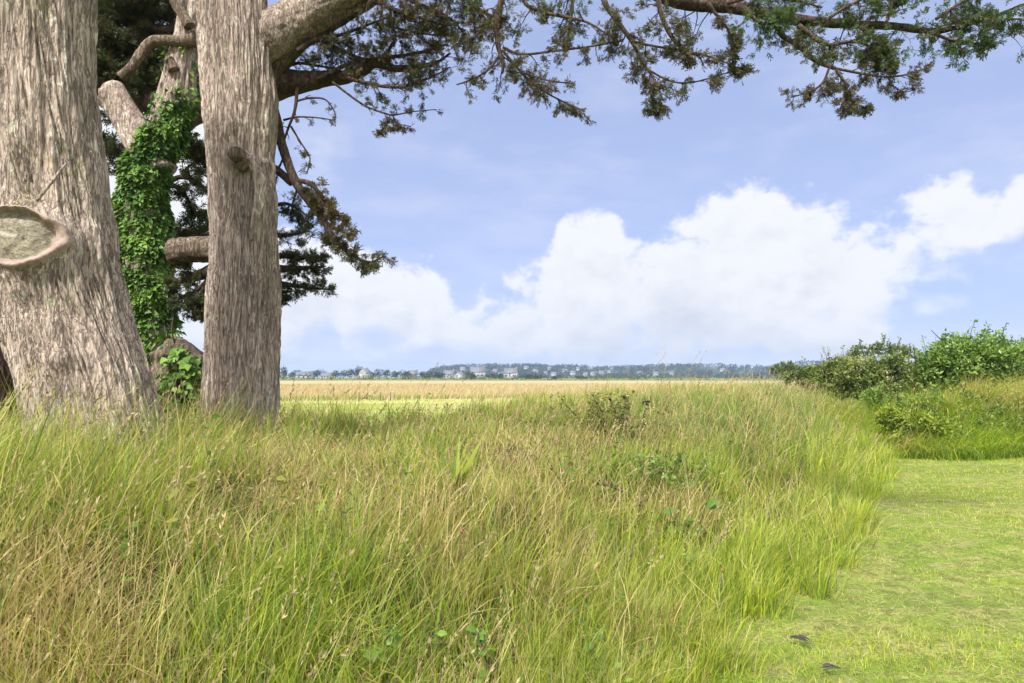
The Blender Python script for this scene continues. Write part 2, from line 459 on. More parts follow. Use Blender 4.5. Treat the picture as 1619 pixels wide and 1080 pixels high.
# ------------------------------------------------------------------ terrain: u across the bank, v along it
BV = np.array([0.541, 0.841]); BU = np.array([-0.841, 0.541])
def uv2xy(u, v): return u * BU[0] + v * BV[0], u * BU[1] + v * BV[1]
def xy2uv(x, y): return x * BU[0] + y * BU[1], x * BV[0] + y * BV[1]
def _toe_pts():
    q = []
    for px, py in ((1040, 1180), (1095, 1080), (1155, 1010), (1225, 965), (1318, 920), (1362, 870), (1380, 820), (1392, 775), (1408, 738)):
        d_ = ray(px, py); p_ = d_ * (EYE / -d_[2]); q.append(xy2uv(p_[0], p_[1]))
    return np.array(q)
_TP = _toe_pts()
def toe(v): return np.interp(v, _TP[:, 1], _TP[:, 0]) + 0.03 * np.sin(np.asarray(v) * 4.1) + 0.02 * np.sin(np.asarray(v) * 9.7)
print('toe', np.round(_TP, 2).tolist())
def gz(x, y):
    x = np.asarray(x, float); y = np.asarray(y, float)
    u, v = xy2uv(x, y)
    tt = toe(v)
    b = 0.86 * sstep(u, tt + 0.15, 3.7) - 1.0 * sstep(u, 7.6, 10.5)
    b = b * (1 - sstep(v, 30, 46))
    lump = n2(x, y, 1.0, 3.0, 3) * 0.17 * sstep(u, tt, 2.2) * (1 - sstep(u, 8, 11)) * (1 - sstep(v, 30, 46))
    b = b + 0.16 * np.exp(-((u - 3.4) / 1.1) ** 2 - ((v - 13.0) / 3.2) ** 2)
    far = -0.14 * sstep(u, 9, 12)
    return b * 0.98 + lump + far * 0 + n2(x, y, 0.25, 9.0, 2) * 0.025 * (1 - sstep(np.abs(x) + y, 60, 120))

def ground_mesh(name, us, vs, m, dz=0.0, skip=None):
    U, V = np.meshgrid(us, vs, indexing='ij')
    X, Y = uv2xy(U, V)
    Z = gz(X, Y) + dz
    nu, nv = U.shape
    i = np.arange(nu - 1)[:, None] * nv; j = np.arange(nv - 1)[None]
    q = np.stack([i + j, i + nv + j, i + nv + j + 1, i + j + 1], -1)
    if skip is not None: q = q[~skip(U[:-1, :-1], V[:-1, :-1])]
    mb = MB(); mb.add(np.stack([X, Y, Z], -1).reshape(-1, 3), q.reshape(-1, 4))
    return mb.build(name, m, None, True)

def lawn_mat():
    m, nt = mat('mown_lawn')
    pos = nt.new('ShaderNodeTexCoord').outputs['Object']
    str_ = nt.scalevec(pos, (0.6, 1.1, 1.0))
    n1 = nt.noise(str_, 0.9, 5, 0.6); n2_ = nt.noise(pos, 45, 4, 0.7); n3 = nt.noise(nt.scalevec(pos, (0.8, 1.5, 1)), 3.0, 6, 0.7)
    col = nt.mix(nt.ramp(n1, [(0.38, 0.0), (0.62, 1.0)]), (0.12, 0.22, 0.026), (0.23, 0.315, 0.05))
    col = nt.mix(nt.ramp(n3, [(0.46, 0.0), (0.66, 0.75)]), col, (0.40, 0.335, 0.16))
    tan = nt.m('MULTIPLY', nt.smooth(nt.noise(pos, 0.55, 4, 0.6), 0.5, 0.66), 0.45)
    col = nt.mix(tan, col, (0.36, 0.32, 0.13))
    n4 = nt.noise(pos, 9.0, 5, 0.7, 0.8)
    col = nt.mix(nt.ramp(n4, [(0.36, 0.85), (0.54, 0.0)]), col, (0.10, 0.125, 0.03))
    col = nt.mix(nt.ramp(n2_, [(0.38, 0.7), (0.58, 0.0)]), col, (0.10, 0.10, 0.03))
    finish(nt, principled(nt, col, 0.9, bump(nt, n2_, 0.03, 0.8), 0.1))
    return m
def bank_mat():
    m, nt = mat('thatch_and_soil')
    pos = nt.new('ShaderNodeTexCoord').outputs['Object']
    n1 = nt.noise(pos, 2.0, 5, 0.6); n2_ = nt.noise(pos, 60, 5, 0.7)
    col = nt.mix(nt.ramp(n1, [(0.35, 0.0), (0.65, 1.0)]), (0.11, 0.12, 0.035), (0.16, 0.125, 0.06))
    col = nt.mix(nt.ramp(n2_, [(0.35, 0.8), (0.6, 0.0)]), col, (0.05, 0.045, 0.02))
    finish(nt, principled(nt, col, 0.95, bump(nt, n2_, 0.04, 1.0), 0.05))
    return m
def field_mat():
    m, nt = mat('hay_field')
    pos = nt.new('ShaderNodeNewGeometry').outputs['Position']
    sep = nt.new('ShaderNodeSeparateXYZ'); nt.l.new(pos, sep.inputs[0])
    y = sep.outputs[1]
    wob = nt.m('ADD', y, nt.m('MULTIPLY', nt.m('SUBTRACT', nt.noise(nt.scalevec(pos, (0.03, 0.05, 1)), 1.0, 4), 0.5), 9.0))
    streak = nt.noise(nt.scalevec(pos, (0.05, 0.45, 1)), 1.0, 6, 0.65)
    fine = nt.noise(nt.scalevec(pos, (0.6, 1.0, 1)), 3.0, 5, 0.7)
    green = nt.mix(nt.ramp(streak, [(0.4, 0.0), (0.62, 1.0)]), (0.23, 0.27, 0.075), (0.38, 0.36, 0.14))
    green = nt.mix(nt.ramp(fine, [(0.45, 0.0), (0.7, 0.6)]), green, (0.33, 0.27, 0.14))
    hay = nt.mix(nt.ramp(nt.noise(nt.scalevec(pos, (0.01, 0.03, 1)), 1.0, 5, 0.6), [(0.3, 0.0), (0.7, 1.0)]), (0.30, 0.235, 0.125), (0.37, 0.295, 0.17))
    col = nt.mix(nt.smooth(wob, 48.0, 52.0), green, hay)
    col = nt.mix(nt.smooth(nt.m('ADD', y, nt.m('MULTIPLY', nt.noise(nt.scalevec(pos, (0.01, 0.01, 1)), 1.0, 3), 120.0)), 360.0, 400.0), col, (0.13, 0.17, 0.05))
    finish(nt, principled(nt, col, 0.95, bump(nt, fine, 0.08, 0.5), 0.05))
    return m
M_LAWN, M_BANK, M_FIELD = lawn_mat(), bank_mat(), field_mat()
UB0, UB1, VB0, VB1 = 1.5, 11.0, -6.0, 40.0
us_b = np.linspace(UB0, UB1, 104); vs_b = np.linspace(VB0, VB1, 300)
tag(ground_mesh('bank', us_b, vs_b, M_BANK), kind='structure')
us_l = -np.geomspace(0.5, 42, 60)[::-1] + 0.5 + UB0; us_l[-1] = UB0
tag(ground_mesh('lawn', us_l, vs_b, M_LAWN), kind='structure')
def spaced(a, b, n): return np.geomspace(a, b, n)
us_f = np.concatenate([us_l[:1] - spaced(1, 2700, 40)[::-1], us_l[[0, 20, 40]], [UB0], np.linspace(UB0, UB1, 12)[1:], UB1 + spaced(0.6, 2700, 60)])
vs_f = np.concatenate([VB0 - spaced(1, 200, 14)[::-1], np.linspace(VB0, VB1, 30), VB1 + spaced(1, 2700, 60)])
inside = lambda u, v: (u >= us_l[0] - 1e-6) & (u < UB1 - 1e-6) & (v >= VB0 - 1e-6) & (v < VB1 - 1e-6)
tag(ground_mesh('field', us_f, vs_f, M_FIELD, 0.0, inside), kind='structure')

# ------------------------------------------------------------------ foliage generators
def sprig_template(seed, blades_=9, wid=0.06, flat=0.35):
    r = np.random.default_rng(seed)
    v, f = [], []
    for k in range(blades_):
        if k == 0: b0, ang, L = 0.0, 0.0, 1.0
        else:
            b0 = 0.08 + 0.75 * (k / blades_) + r.uniform(-.05, .05); ang = (1 if k % 2 else -1) * r.uniform(0.45, 1.0); L = r.uniform(0.32, 0.6) * (1.1 - 0.5 * b0)
        zz = r.normal(0, flat)
        d = np.array([math.sin(ang), math.cos(ang), zz * 0.6]); d /= np.linalg.norm(d)
        s = np.cross(d, [0, 0, 1.0]); s /= np.linalg.norm(s)
        s = s + np.array([0, 0, r.normal(0, 0.6)]); s /= np.linalg.norm(s)
        o = np.array([0, b0, zz * 0.1])
        i = len(v); wd = wid * r.uniform(0.8, 1.3)
        v += [o, o + d * L * 0.45 + s * wd, o + d * L, o + d * L * 0.45 - s * wd]
        f.append([i, i + 1, i + 2, i + 3])
    return np.array(v), np.array(f)
SPRIGS = [sprig_template(k) for k in range(4)]
def randdir(n):
    return norm(rng.normal(size=(n, 3)))
def put_sprigs(mb, pos, d, size, c0, c1, template=None):
    n = len(pos)
    if not n: return
    pos = np.asarray(pos); d = np.asarray(d)
    f = np.clip(0.5 + 0.9 * fbm(pos * 2.2 + 5, 2) + rng.normal(0, 0.2, n), 0, 1)[:, None]
    col = (np.array(c0) * (1 - f) + np.array(c1) * f) * rng.uniform(0.75, 1.25, (n, 1))
    which = rng.integers(0, len(SPRIGS), n)
    sz = size * rng.uniform(0.7, 1.35, n)
    for k, (tv, tf) in enumerate(SPRIGS):
        s = which == k
        if s.any(): instances(mb, tv, tf, pos[s], d[s], rng.uniform(0, 6.28, s.sum()), sz[s], col[s])

def cluster(sprigs, p, d, k):
    for _ in range(k + random.randrange(-2, 3)):
        sprigs.append((p + rng.normal(0, 0.014, 3), norm(d + rng.normal(0, 0.5, 3))))
def twig_tree(mw, path, rad, n, L, droop, sprigs, t0=0.15, sub=2, fwd=0.7, side=None, flat=0.6, dens=1.0, start=None):
    """side twigs along a path; adds wood to mw and (pos, dir) of sprays to sprigs"""
    m = len(path)
    tan = norm(np.gradient(path, axis=0))
    for k in range(n):
        t = t0 + (1 - t0) * (k + random.random()) / n
        i = min(m - 1, int(t * (m - 1)))
        rd = rng.normal(size=3); rd[2] *= flat
        if side is not None: rd = rd * 0.7 + np.asarray(side)
        d = norm(tan[i] * fwd + norm(rd) * 0.9 + np.array([0, 0, -droop]))
        ll = L * random.uniform(0.55, 1.25) * (1.15 - 0.45 * t)
        p = path[i].copy(); pts = [p.copy()]; ns = 5
        for s in range(ns):
            d = norm(d + rng.normal(0, 0.22, 3) + np.array([0, 0, -droop * 0.25]))
            p = p + d * ll / ns; pts.append(p.copy())
            if s >= 2 and random.random() < 0.5 * dens: cluster(sprigs, p, d, 5)
            if sub and s >= 1:
                for _ in range(sub if random.random() < 0.7 else 0):
                    d2 = norm(d * 0.6 + rng.normal(0, 0.6, 3) * np.array([1, 1, 0.7]) + np.array([0, 0, -droop * 0.4]))
                    q = p.copy(); qq = [q.copy()]; l2 = ll * random.uniform(0.22, 0.42)
                    for s2 in range(3):
                        d2 = norm(d2 + rng.normal(0, 0.25, 3)); q = q + d2 * l2 / 3; qq.append(q.copy())
                        if s2 >= 1 and random.random() < dens * (0.35 if s2 == 1 else 0.75): cluster(sprigs, q, d2, 5)
                    tube(mw, np.array(qq), np.linspace(0.0022, 0.001, 4), 3, cap=False, c=(0.6, 0.5, 0.5))
        r0 = min(rad[i] * 0.55, 0.007)
        tube(mw, np.array(pts), np.linspace(max(r0, 0.0035), 0.0016, len(pts)), 4, cap=False, c=(0.6, 0.5, 0.5))

def bark_disp(amp, pitch=0.05, stretch=7.0, lobes=0.03, twist=0.15, seed=0.0):
    def f(p, dirs, th, rr, u):
        n, k = rr.shape
        ang = th[None] + (u * twist)[:, None]
        cx, sy = np.cos(ang) * rr / pitch, np.sin(ang) * rr / pitch
        zz = (u / (pitch * stretch))[:, None] + 0 * ang
        q = np.stack([cx + seed, sy, zz], -1)
        warp = perlin(q * 0.35 + 9)[..., None] * 1.6
        a = 1 - np.abs(perlin(q + warp)) * 2.6
        b = 1 - np.abs(perlin(q * np.array([2.2, 2.2, 1.6]) + warp * 1.5 + 31)) * 2.6
        r = 0.55 * a + 0.45 * b
        ql = np.stack([np.cos(ang) * 2.2 + seed, np.sin(ang) * 2.2, (u * 0.7)[:, None] + 0 * ang], -1)
        f.ridge = np.clip(1 - np.abs(r), 0, 1)
        return -amp * np.clip(r, -0.3, 1) + lobes * perlin(ql) + lobes * 0.5 * perlin(ql * 2.3 + 4)
    return f
def scar_coords(v, dirs):
    c = P(16, 372, Y1 - 0.41); nrm = norm(np.array([0.2, -0.97, 0.0]))
    rt = np.array([0.97, 0.2, 0.0]); q = v - c
    x, y = q @ rt, q[..., 2]
    x, y = x * 0.985 + y * -0.17, x * 0.17 + y * 0.985
    s_ = mpp(Y1 - 0.41)
    A = np.arctan2(y / (44 * s_), x / (60 * s_))
    R = np.hypot(x / (60 * s_), y / (44 * s_)) / (1 + 0.035 * np.sin(A * 2 + 0.5) + 0.02 * np.sin(A * 5))
    R = R * (1 + 0.05 * fbm(np.stack([x * 9, y * 9, 0 * x + 5], -1), 3) * np.clip(R, 0, 1.2))
    R = np.where((dirs @ nrm) > 0.0, R, 9.0)
    return x, y, A, R
def scar_relief(pp, dirs, rr, d):
    '''sawn face, sunk a little, with a rolled callus lip that is fattest on the right'''
    v = pp[:, None] + dirs * rr[..., None]
    x, y, A, R = scar_coords(v, dirs)
    rw = 0.06 + 0.085 * sstep(np.cos(A + 0.35), 0.0, 0.95)
    m = 1 - sstep(R, 1.05 + 2 * rw, 1.5 + 2.4 * rw)
    rough = 0.005 * fbm(np.stack([x * 22, y * 22, 0 * x + 3], -1), 3) + 0.012 * fbm(np.stack([x * 5, y * 5, 0 * x + 8], -1), 2)
    face = -0.018 - 0.016 * sstep(R, 0.5, 0.92)
    lip = (0.012 + 0.24 * rw) * np.exp(-((R - 0.98 - rw) / (rw * 0.95)) ** 2)
    val = np.where(R < 0.98, face + rough + lip * sstep(R, 0.84, 0.98), rough + lip)
    swell = 0.035 * np.exp(-(np.maximum(R - 1.1, 0) / 0.45) ** 2)
    return d * (1 - m) + val * m + swell
def trunk_mesh(name, pts, rad, m, parent, k=320, step=0.014, amp=0.02, pitch=0.06, lobes=0.035, twist=0.12, seed=0.0, extra=None, stretch=7.0, scar=False):
    p, r, u = resample(pts, rad, step)
    base = bark_disp(amp, pitch, stretch, lobes, twist, seed)
    def dd(pp, dirs, th, rr, uu):
        d = base(pp, dirs, th, rr, uu)
        if extra is not None: d = d + extra(pp + 0, dirs, rr)
        if scar:
            d = scar_relief(pp, dirs, rr, d)
            vv = pp[:, None] + dirs * rr[..., None]
            dd.sc = scar_coords(vv, dirs)
        return d
    mb = MB()
    tube(mb, p, r, k, cap=True, disp=dd, u=u)
    c = base.ridge.reshape(-1, 1)
    c = np.vstack([np.repeat(c, 3, 1), np.full((2, 3), 0.5)])
    mb.c = [c]
    if scar:
        x, y, A, R = (np.append(q.ravel(), [9.0, 9.0]) for q in dd.sc)
        rw = 0.06 + 0.085 * sstep(np.cos(A + 0.35), 0.0, 0.95)
        sel = ((R - 2.1 * rw)[mb.q[0]] < 1.0).all(1)
        collar = sstep(R, 0.90, 0.97); fc = R < 0.9
        streak = np.exp(-((y + 0.02 * x - 0.004) / 0.010) ** 2) * (x < 0.04) * fc * 0.9
        hole = np.exp(-(((x - 0.075) / 0.012) ** 2 + ((y + 0.004) / 0.008) ** 2)) * fc
        cc = np.stack([collar, streak, np.clip(hole * 1.3, 0, 1)], -1)
        used, inv = np.unique(mb.q[0][sel], return_inverse=True)
        sm = MB(); sm.add(mb.v[0][used], inv.reshape(-1, 4), None, cc[used])
        mb.q[0] = mb.q[0][~sel]
        sm.build('branch_scar', M_SCAR, parent, True)
    return mb.build(name, m, parent, True), p, r

def from_edges(rows, Y):
    """rows (py, left px, right px) -> centres and radii at depth Y"""
    a = np.array(rows, float)
    c = P((a[:, 1] + a[:, 2]) / 2, a[:, 0], np.full(len(a), float(Y)))
    return c[::-1], ((a[:, 2] - a[:, 1]) / 2 * mpp(Y) * 0.97)[::-1]

def pxpath(rows, Ys):
    a = np.array(rows, float)
    Y = np.array(Ys, float) if isinstance(Ys, list) else np.linspace(Ys[0], Ys[1], len(a)) if isinstance(Ys, tuple) else np.full(len(a), float(Ys))
    pts = P(a[:, 0], a[:, 1], Y)
    return pts, a[:, 2] * Y / FPX

def bough(parent, rows, Ys, step=0.03, k=10, mat_=None, amp=0.006, twigs=None, c0=None, c1=None, sprig=0.085, name='limb', label=None, bare=False):
    pts, rad = pxpath(rows, Ys)
    p, r, u = resample(pts, rad, step)
    mb = MB()
    bd = bark_disp(amp, 0.035, 5.0, float(np.mean(r)) * 0.12, 0.1, random.random() * 40) if amp else None
    tube(mb, p, r, k, disp=bd, u=u)
    mb.c = [np.vstack([np.repeat(bd.ridge.reshape(-1, 1), 3, 1), np.full((2, 3), 0.5)])] if amp else mb.c
    sp = []
    for tw in (twigs or []):
        twig_tree(mb, p, r, sprigs=sp, **tw)
    o = mb.build(name, mat_ or M_TWIG, parent, True)
    if label: o['label'] = label
    if sp and not bare:
        fb = MB()
        put_sprigs(fb, np.array([s[0] for s in sp]), np.array([s[1] for s in sp]), sprig, c0 or OLIVE, c1 or BROWN)
        fb.build('foliage', M_CYP, o)
    return o, p, r
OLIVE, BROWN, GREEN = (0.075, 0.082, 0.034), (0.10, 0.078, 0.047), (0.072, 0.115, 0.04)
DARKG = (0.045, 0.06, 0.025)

def pad(lst, px, py, Y, wpx, hpx, n, tilt=0.0):
    """a flattened shelf of sprays"""
    c = P(px, py, Y); s = mpp(Y)
    a = rng.normal(size=(n, 3)); a = norm(a) * (rng.random((n, 1)) ** 0.45)
    q = a * np.array([wpx * s, wpx * s * 0.8, hpx * s])
    q[:, 2] += tilt * q[:, 0]
    keep = fbm((q + c) * 3.0 + 3, 2) > -0.28
    q = q[keep]
    d = norm(np.stack([a[keep, 0], a[keep, 1], 0.15 * rng.normal(size=len(q))], -1) + rng.normal(0, 0.45, (len(q), 3)))
    lst += [(c + x, y) for x, y in zip(q, d)]

# ------------------------------------------------------------------ the leaning near cypress
Y1 = 4.6
rows1 = [(-420, -70, 150), (-200, -66, 143), (0, -55, 140), (100, -50, 142), (200, -42, 150), (300, -26, 163), (400, -8, 180), (500, 14, 200), (600, 44, 228), (660, 58, 242), (740, 62, 262), (840, 50, 290)]
c1, r1 = from_edges(rows1, Y1)
tree1 = thing('cypress_tree', 'big leaning cypress with a sawn branch scar, its bare trunk cut by the left edge', 'tree', (c1[1][0], c1[1][1], float(gz(c1[1][0], c1[1][1]))))
def extra1(pp, dirs, rr):
    # the hollow and the knot under the scar
    front = dirs[..., 1] < 0.1
    out = 0
    c2 = P(38, 480, Y1 - 0.4); v2 = pp[:, None] + dirs * rr[..., None] - c2
    out = out - 0.045 * np.exp(-((v2[..., 0] / 0.13) ** 2 + (v2[..., 2] / 0.08) ** 2)) * front
    c3 = P(85, 565, Y1 - 0.42); v3 = pp[:, None] + dirs * rr[..., None] - c3
    out = out + 0.035 * np.exp(-((v3[..., 0] / 0.09) ** 2 + (v3[..., 2] / 0.07) ** 2)) * front
    return out
trunk_mesh('trunk', c1, r1, M_BARK_MOSS, tree1, 420, 0.011, 0.024, 0.046, 0.035, 0.10, 2.0, extra1, 11.0, True)
p_, r_ = pxpath([(58, 318, 2.5), (70, 302, 3), (84, 285, 2.5), (97, 268, 2), (105, 258, 1.2)], Y1 - 0.465)
mb = MB(); tube(mb, *resample(p_, r_, 0.02)[:2], 7, c=(0.7, 0.5, 0.5)); mb.build('twig', M_BARK, tree1, True)

# dark trunk at the very left, in the shade behind it
Yd = 5.6
cd, rd = from_edges([(250, -300, -110), (400, -250, -55), (500, -200, 0), (600, -170, 34), (660, -160, 48), (760, -170, 70)], Yd)
treed = thing('dark_cypress', 'dark red-brown cypress trunk half hidden behind the leaning trunk at the left edge', 'tree', (cd[0][0], cd[0][1], float(gz(cd[0][0], cd[0][1]))))
trunk_mesh('trunk', cd, rd, M_BARK_DARK, treed, 160, 0.025, 0.03, 0.07, 0.05, 0.2, 11.0)

# ------------------------------------------------------------------ the upright cypress
Y2 = 6.9
rows2 = [(-420, 322, 412), (-200, 310, 418), (-60, 306, 424), (0, 309, 424), (60, 315, 430), (110, 318, 433), (170, 324, 437), (230, 329, 436), (300, 332, 434), (400, 330, 440), (450, 328, 445), (550, 326, 443), (600, 325, 441), (650, 322, 442), (700, 316, 447), (770, 305, 458)]
c2, r2 = from_edges(rows2, Y2)
tree2 = thing('cypress_tree', 'upright cypress with one long bough arching right over the whole field', 'tree', (c2[1][0], c2[1][1], float(gz(c2[1][0], c2[1][1]))))
def extra2(pp, dirs, rr):
    v = pp[:, None] + dirs * rr[..., None]
    out = 0
    for (px, py, wx, wz, a) in ((398, 250, 0.10, 0.05, 0.05), (408, 330, 0.05, 0.30, 0.045), (383, 340, 0.035, 0.32, 0.03), (396, 320, 0.018, 0.28, -0.05), (345, 288, 0.02, 0.05, -0.05), (430, 130, 0.14, 0.16, 0.05), (365, 200, 0.06, 0.1, 0.02), (425, 300, 0.06, 0.10, 0.03)):
        c = P(px, py, Y2 - 0.3); q = v - c
        out = out + a * np.exp(-((q[..., 0] / wx) ** 2 + (q[..., 2] / wz) ** 2)) * (dirs[..., 1] < 0.25)
    return out
trunk_mesh('trunk', c2, r2, M_BARK, tree2, 360, 0.013, 0.023, 0.042, 0.035, -0.08, 5.0, extra2, 12.0)
# sawn stub and the fold under it
p_, r_ = pxpath([(390, 262, 15), (378, 247, 13), (371, 243, 12)], (Y2 - 0.30, Y2 - 0.46))
mb = MB(); bd = bark_disp(0.004, 0.03, 4, 0.006, 0.1, 3.0); pr = resample(p_, r_, 0.015); tube(mb, pr[0], pr[1], 26, c=(0.7, 0.5, 0.5), disp=bd, u=pr[2]); mb.build('branch_stub', M_LIMB, tree2, True)
p_, r_ = pxpath([(388, 245, 5), (402, 258, 9), (412, 285, 10), (410, 318, 8), (403, 350, 6), (398, 380, 3)], (Y2 - 0.36, Y2 - 0.355))
mb = MB(); pr = resample(p_, r_, 0.015); bd = bark_disp(0.006, 0.03, 5, 0.008, 0.1, 8.0); tube(mb, pr[0], pr[1], 22, disp=bd, u=pr[2]); mb.c = [np.vstack([np.repeat(bd.ridge.reshape(-1, 1), 3, 1), np.full((2, 3), 0.5)])]
mb.build('bark_fold', M_BARK, tree2, True)

# the great bough: leaves the trunk, rises out of sight and comes back down over the field
main_rows = [(362, 104, 14), (382, 88, 26), (410, 72, 37), (440, 52, 38), (476, 27, 32), (522, 0, 27), (580, -26, 23), (650, -54, 22), (760, -82, 20), (880, -80, 16)]
bough(tree2, main_rows, [7.06, 7.04, 7.0, 6.955, 6.9, 6.8, 6.68, 6.5, 6.35, 6.15], 0.02, 60, M_BARK, 0.012)
TWN = dict(L=0.42, droop=0.25, t0=0.3, sub=2, fwd=0.5, dens=0.7)
bough(tree2, [(850, -84, 15), (920, -66, 17), (990, -38, 17), (1075, 0, 14), (1160, 11, 11), (1250, 30, 9), (1350, 39, 7), (1420, 42, 6), (1478, 49, 5), (1540, 36, 3.5), (1619, 8, 2.5), (1700, -20, 2)], (6.2, 5.6), 0.025, 24, M_TWIG, 0.007, [dict(n=34, **TWN)], GREEN, OLIVE, 0.07)
bough(tree2, [(385, 185, 14), (412, 140, 22), (438, 96, 22), (472, 62, 18), (520, 34, 16), (580, 2, 12), (640, -30, 8)], [7.25, 7.2, 7.12, 7.0, 6.9, 6.8, 6.7], 0.03, 22, M_LIMB, 0.008)

D = lambda n, L, **k: dict(dict(n=n, L=L * 0.9, droop=0.35, t0=0.15, sub=2, fwd=0.6, dens=0.72), **k)
hang = [
 # rows, depth, twigs, colours
 ([(800, -80, 9), (797, -20, 8), (786, 30, 7.5), (787, 70, 6), (795, 100, 5), (794, 116, 3)], 5.9, [D(16, 0.30, t0=0.3)], OLIVE, BROWN),
 ([(790, 88, 3.5), (770, 112, 3), (745, 126, 2.5), (722, 134, 2)], 5.9, [D(7, 0.16, droop=0.1)], OLIVE, BROWN),
 ([(795, 75, 3.5), (825, 86, 3), (880, 80, 3), (930, 74, 2.5), (985, 64, 2.5)], 5.9, [D(13, 0.14, droop=0.2)], OLIVE, BROWN),
 ([(795, 80, 3.5), (822, 112, 3), (850, 138, 2.6), (885, 158, 2.2), (925, 176, 1.6)], 5.85, [D(14, 0.17)], BROWN, OLIVE),
 ([(800, 112, 3), (835, 118, 2.4), (870, 128, 2), (905, 132, 1.5)], 5.85, [D(9, 0.15)], BROWN, OLIVE),
 ([(945, -60, 8), (955, 0, 7), (975, 32, 6), (998, 64, 5), (1014, 95, 4), (1032, 122, 3), (1044, 146, 2)], 5.8, [D(22, 0.24, t0=0.3)], OLIVE, BROWN),
 ([(1036, 125, 3), (1030, 150, 2.5), (1040, 165, 2), (1050, 176, 1.5)], 5.8, [D(9, 0.13)], BROWN, OLIVE),
 ([(1020, 108, 3), (1060, 128, 2.4), (1095, 130, 2), (1140, 118, 1.8), (1188, 103, 1.4)], 5.8, [D(14, 0.13)], OLIVE, BROWN),
 ([(1035, -35, 7), (1045, 20, 6), (1060, 55, 5), (1080, 78, 4.5), (1105, 88, 3)], 5.75, [D(14, 0.2, t0=0.3)], OLIVE, BROWN),
 ([(1000, 66, 3.5), (1040, 74, 3), (1100, 84, 2.5), (1140, 96, 2), (1168, 108, 1.5)], 5.8, [D(14, 0.15)], OLIVE, BROWN),
 ([(820, -70, 6), (828, 0, 5), (856, 18, 4.5), (895, 27, 4), (930, 36, 3), (965, 58, 2)], 5.9, [D(15, 0.22)], OLIVE, BROWN),
 ([(700, -60, 5), (735, -5, 4.5), (770, 22, 4), (800, 30, 3)], 6.0, [D(12, 0.22)], OLIVE, GREEN),
 ([(900, -60, 5), (905, 0, 4), (900, 40, 3), (885, 60, 2)], 5.9, [D(12, 0.22)], OLIVE, GREEN),
 ([(1120, 5, 6), (1130, 20, 4), (1150, 45, 3), (1160, 70, 2.5), (1158, 100, 2)], 5.7, [D(12, 0.16)], OLIVE, BROWN),
 ([(1222, 28, 7), (1236, 55, 6.5), (1262, 72, 6), (1290, 96, 5.5), (1320, 108, 4.5)], 5.6, [D(5, 0.12)], OLIVE, BROWN),
 ([(1320, 108, 3.5), (1360, 116, 3), (1405, 122, 2.4), (1440, 116, 2), (1462, 108, 1.5)], 5.6, [D(11, 0.12, droop=0.1)], OLIVE, BROWN),
 ([(1322, 110, 3.5), (1338, 135, 3), (1336, 155, 2.5), (1328, 172, 2)], 5.6, [D(11, 0.14)], BROWN, OLIVE),
 ([(1336, 152, 2.4), (1352, 164, 2), (1368, 170, 1.5)], 5.6, [D(6, 0.10)], BROWN, OLIVE),
 ([(1312, 106, 3.2), (1300, 132, 2.6), (1278, 146, 2), (1250, 154, 1.5)], 5.6, [D(10, 0.11)], BROWN, OLIVE),
 ([(1405, 122, 2.5), (1412, 136, 2), (1430, 145, 1.5), (1448, 142, 1.2)], 5.6, [D(4, 0.07)], OLIVE, BROWN),
 ([(1262, 40, 6), (1290, 62, 5), (1312, 71, 4.5), (1345, 66, 3.5), (1372, 72, 3), (1400, 92, 2)], 5.6, [D(18, 0.2)], GREEN, OLIVE),
 ([(1360, 42, 5), (1385, 64, 4), (1402, 88, 3), (1408, 108, 2)], 5.6, [D(16, 0.16)], GREEN, OLIVE),
 ([(1390, 60, 3), (1370, 78, 2.5), (1358, 90, 2)], 5.6, [D(8, 0.14)], GREEN, OLIVE),
 ([(1180, 15, 5), (1200, 35, 4), (1225, 38, 3), (1250, 34, 2)], 5.55, [D(18, 0.14, droop=0.0)], GREEN, GREEN),
 ([(1400, 40, 4), (1410, 10, 3.5), (1425, -20, 3)], 5.6, [D(14, 0.22, droop=0.0)], OLIVE, GREEN),
 ([(1300, 36, 4), (1340, 10, 3.5), (1390, -10, 3), (1450, -5, 2)], 5.6, [D(20, 0.24, droop=0.1)], OLIVE, GREEN),
 ([(1470, 50, 4), (1500, 62, 3.5), (1530, 68, 3), (1560, 70, 2)], 5.6, [D(16, 0.17, droop=0.1)], GREEN, GREEN),
 ([(1500, 40, 4), (1540, 25, 3.5), (1580, 30, 3), (1615, 30, 2)], 5.6, [D(20, 0.18, droop=0.1)], GREEN, GREEN),
 ([(1480, 30, 4), (1520, 5, 3.5), (1560, -10, 3), (1620, -20, 2)], 5.6, [D(20, 0.22, droop=0.0)], GREEN, OLIVE),
 ([(1150, 5, 4), (1200, -5, 3.5), (1260, 2, 3), (1300, 12, 2)], 5.6, [D(16, 0.18, droop=0.1)], OLIVE, GREEN),
]
for rows, Yh, tw, ca, cb in hang:
    rows = [(a_, b_, c_ * 0.72) for a_, b_, c_ in rows]
    bough(tree2, rows, Yh, 0.03, 8, M_TWIG, 0.002, tw, ca, cb, 0.050)

